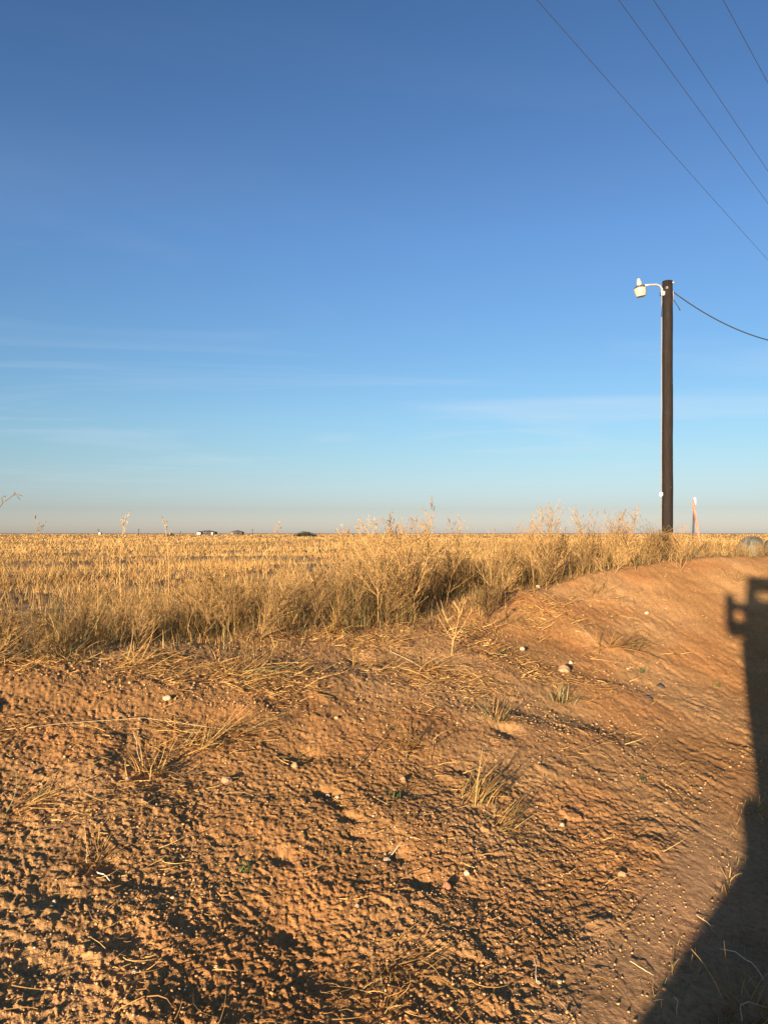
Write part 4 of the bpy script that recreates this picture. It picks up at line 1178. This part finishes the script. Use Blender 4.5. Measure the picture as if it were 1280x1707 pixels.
def far_shrub(px0, px1, top, dep, label, seed):
    a, b = at(px0, 889, dep), at(px1, 889, dep)
    cx = (a.x + b.x) / 2; w = b.x - a.x; z = float(base_z(np.array([cx]), np.array([dep]))[0])
    hgt = at(px0, top, dep).z - z
    R = np.random.default_rng(seed); m = 1500
    u = R.normal(0, 1, (m, 3)); u /= np.linalg.norm(u, axis=1)[:, None]; rr = R.random(m)[:, None] ** .4
    lobe = R.uniform(-.36, .36, m)
    c = np.stack([u[:, 0] * rr[:, 0] * w * .2 + lobe * w, u[:, 1] * rr[:, 0] * w * .22, hgt * (.5 + .5 * u[:, 2] * rr[:, 0]) * (0.75 + .25 * np.cos(lobe * 9))], 1)
    sz = .035 * w
    v = (c[:, None, :] + R.uniform(-sz, sz, (m, 3, 3))).reshape(-1, 3)
    t = np.repeat(np.array([[0.055, 0.055, 0.03]]) * R.uniform(.6, 1.5, (m, 1)), 3, 0)
    o = empty('distant_shrub', (cx, dep, z)); tag(o, label, 'shrub')
    link('foliage', np_mesh('foliage', v, [np.arange(m * 3).reshape(-1, 3)], t), M_PLANT, o)
    mb = MB()
    for q in range(5): mb.tube([(w * (-.3 + .15 * q), 0, -.1), (w * (-.32 + .16 * q), 0, hgt * .6)], [.05, .02], 5)
    mb.build('stem', M_TWIG, o)
far_shrub(489, 528, 885.5, 240, 'dark low shrub clump on the horizon in the left half', 5)
far_shrub(278, 292, 887.5, 300, 'faint dull shrub on the horizon right of the lone dark-headed stalk', 6)
far_shrub(664, 676, 887.8, 330, 'tiny dark shrub on the horizon near the middle', 7)

# ------------------------------------------------------------------ the pickup parked behind the viewer, whose shadow falls on the bank; cab, seats and lower body shaped for it
M_PAINT = simple_mat('white_truck_paint', (0.66, 0.66, 0.65), (0.72, 0.72, 0.71), 3, 0.35)
M_RUBBER = simple_mat('tyre_rubber', (0.02, 0.02, 0.02), (0.035, 0.034, 0.032), 30, 0.9)
M_TRIM = simple_mat('black_trim', (0.02, 0.02, 0.02), (0.03, 0.03, 0.03), 30, 0.6)
M_CHROME = simple_mat('chrome', (0.55, 0.55, 0.55), (0.65, 0.65, 0.65), 10, 0.2, 0.9)
def glass_mat():
    m, N, K, b = new_mat('window_glass')
    tr = N.new('ShaderNodeBsdfTransparent'); tr.inputs['Color'].default_value = (.82, .86, .84, 1)
    gl = N.new('ShaderNodeBsdfGlossy'); gl.inputs['Roughness'].default_value = 0.03
    mx = N.new('ShaderNodeMixShader'); mx.inputs[0].default_value = 0.08
    K.new(tr.outputs[0], mx.inputs[1]); K.new(gl.outputs[0], mx.inputs[2])
    K.new(mx.outputs[0], N['Material Output'].inputs['Surface'])
    return m
M_PANE = glass_mat()
# truck axes: +y is its nose; origin on the ground under the left side of the front axle line
TH = SUN_AZ - rad(0.4)
right = Vector((math.cos(SUN_AZ), -math.sin(SUN_AZ), 0))
fwd = Vector((math.sin(SUN_AZ), math.cos(SUN_AZ), 0))
tpos = right * 0.19 - fwd * 1.40
truck = empty('pickup_truck', (tpos.x, tpos.y, 0.61), (0, 0, -TH))
truck.scale = (1, 1, 0.955)
tag(truck, 'white pickup truck with tow mirrors parked on the track, its shadow on the bank', 'pickup truck')
WID = 2.0
def side_prism(poly, x0, x1, name, mat, parent=None):
    mb = MB(); mb.prism(poly, x0, x1, axis='x'); return mb.build(name, mat, parent or truck)
body = side_prism([(0.9, .40), (0.95, .75), (0.95, 1.05), (0.55, 1.17), (-0.75, 1.22), (-4.55, 1.22), (-4.6, .55), (-4.3, .30), (0.6, .14)], 0.0, WID, 'body', M_PAINT)
mb = MB(); mb.prism([(-0.78, 1.215), (-1.12, 1.80), (-2.90, 1.80), (-3.02, 1.215)], 0.02, WID - 0.02, axis='x'); mb.build('cab', M_PAINT, truck)
# pillars, roof and window openings
mbc = MB()
for sx, tx in ((0.05, 0.14), (WID - 0.05, WID - 0.14)):
    mbc.tube([(sx, -0.72, 1.20), (tx, -1.55, 2.26)], 0.045, 8)
    mbc.tube([(sx, -1.95, 1.20), (tx, -2.0, 2.26)], 0.055, 8)
    mbc.tube([(sx, -3.0, 1.20), (tx, -2.75, 2.26)], 0.07, 8)
mbc.build('pillar', M_PAINT, truck)
mbr = MB(); mbr.box((WID / 2, -2.15, 2.285), (WID - 0.22, 1.3, 0.09), bev=0.035); mbr.build('roof', M_PAINT, truck)
mb = MB(); mb.add([(.10, -.76, 1.24), (WID - .10, -.76, 1.24), (WID - .16, -1.52, 2.24), (.16, -1.52, 2.24)], [(0, 1, 2, 3)]); mb.build('windscreen', M_PANE, truck)
mb = MB(); mb.add([(.12, -2.99, 1.24), (WID - .12, -2.99, 1.24), (WID - .16, -2.76, 2.24), (.16, -2.76, 2.24)], [(0, 1, 2, 3)]); mb.build('rear_window', M_PANE, truck)
for a, b in ((0.052, 0.142), (WID - .052, WID - .142)):
    mb = MB(); mb.add([(a, -.80, 1.23), (a, -1.92, 1.23), (b, -1.97, 2.22), (b, -1.6, 2.22)], [(0, 1, 2, 3)]); mb.build('side_window', M_PANE, truck)
for cx in (0.52, WID - 0.52):
    mb = MB(); mb.box((cx, -2.2, 1.54), (0.78, 0.16, 1.02), bev=0.06); mb.box((cx + 0.10, -2.22, 2.10), (0.34, 0.12, 0.20), bev=0.05); mb.box((cx, -1.95, 0.95), (0.52, 0.5, 0.18), bev=0.05)
    mb.build('seat', M_TRIM, truck)
mb = MB(); mb.box((WID / 2, -0.95, 1.26), (WID - .2, 0.45, 0.14), bev=0.05); mb.build('dashboard', M_TRIM, truck)
# tow mirrors: arm above and below a gap, tall head
for sg, x0 in ((-1, 0.03), (1, WID - 0.03)):
    mb = MB()
    mb.box((x0 + sg * 0.135, -1.05, 1.72), (0.12, 0.10, 0.50), bev=0.04)
    mb.box((x0 + sg * 0.05, -1.05, 1.50), (0.24, 0.07, 0.20), bev=0.02)
    mb.box((x0 + sg * 0.04, -1.05, 1.79), (0.22, 0.05, 0.12), bev=0.015)
    mb.build('mirror', M_TRIM, truck)
for yy, nm in ((0.1, 'wheel'), (-3.55, 'wheel')):
    for sx in (0.16, WID - 0.16):
        w = empty('wheel', (sx, yy, 0.40)); w.parent = truck
        mb = MB(); R_ = Matrix.Rotation(rad(90), 4, 'Y')
        mb.lathe([(0.24, -.14), (.36, -.15), (.40, -.11), (.40, .11), (.36, .15), (.24, .14)], 28, R_); mb.build('tyre', M_RUBBER, w, True)
        mb = MB(); mb.lathe([(0.0, -.10), (.10, -.12), (.2, -.08), (.245, -.14), (.245, .14), (.2, .08), (.1, .12), (0, .1)], 20, R_); mb.build('rim', M_CHROME, w, True)
for sx in (0.18, WID - 0.18):
    mb = MB(); mb.box((sx, 0.955, 0.92), (0.26, 0.06, 0.2), bev=0.02); mb.build('headlight', M_LENS, truck)
mb = MB(); mb.box((WID / 2, 0.97, 0.90), (1.1, 0.06, 0.26), bev=0.02); mb.build('grille', M_TRIM, truck)
mb = MB(); mb.box((WID / 2, 1.02, 0.58), (WID - .1, 0.16, 0.24), bev=0.04); mb.build('bumper', M_CHROME, truck)
mb = MB()
for y0 in (0.1, -3.55):
    for sx in (0.065, WID - .065): mb.box((sx, y0, 0.86), (0.12, 1.0, 0.10), bev=0.03)
mb.build('fender_flare', M_TRIM, truck)
mb = MB()
for sx in (0.10, WID - .10): mb.box((sx, -1.85, 0.46), (0.18, 2.2, 0.06), bev=0.02)
mb.build('running_board', M_TRIM, truck)
for sx in (-0.02, WID + 0.02):  # added strips that widen the truck's shadow near the ground
    mb = MB(); mb.box((sx, -1.9, 0.15), (0.16, 4.6, 0.10), bev=0.03); mb.build('shadow_skirt', M_TRIM, truck)
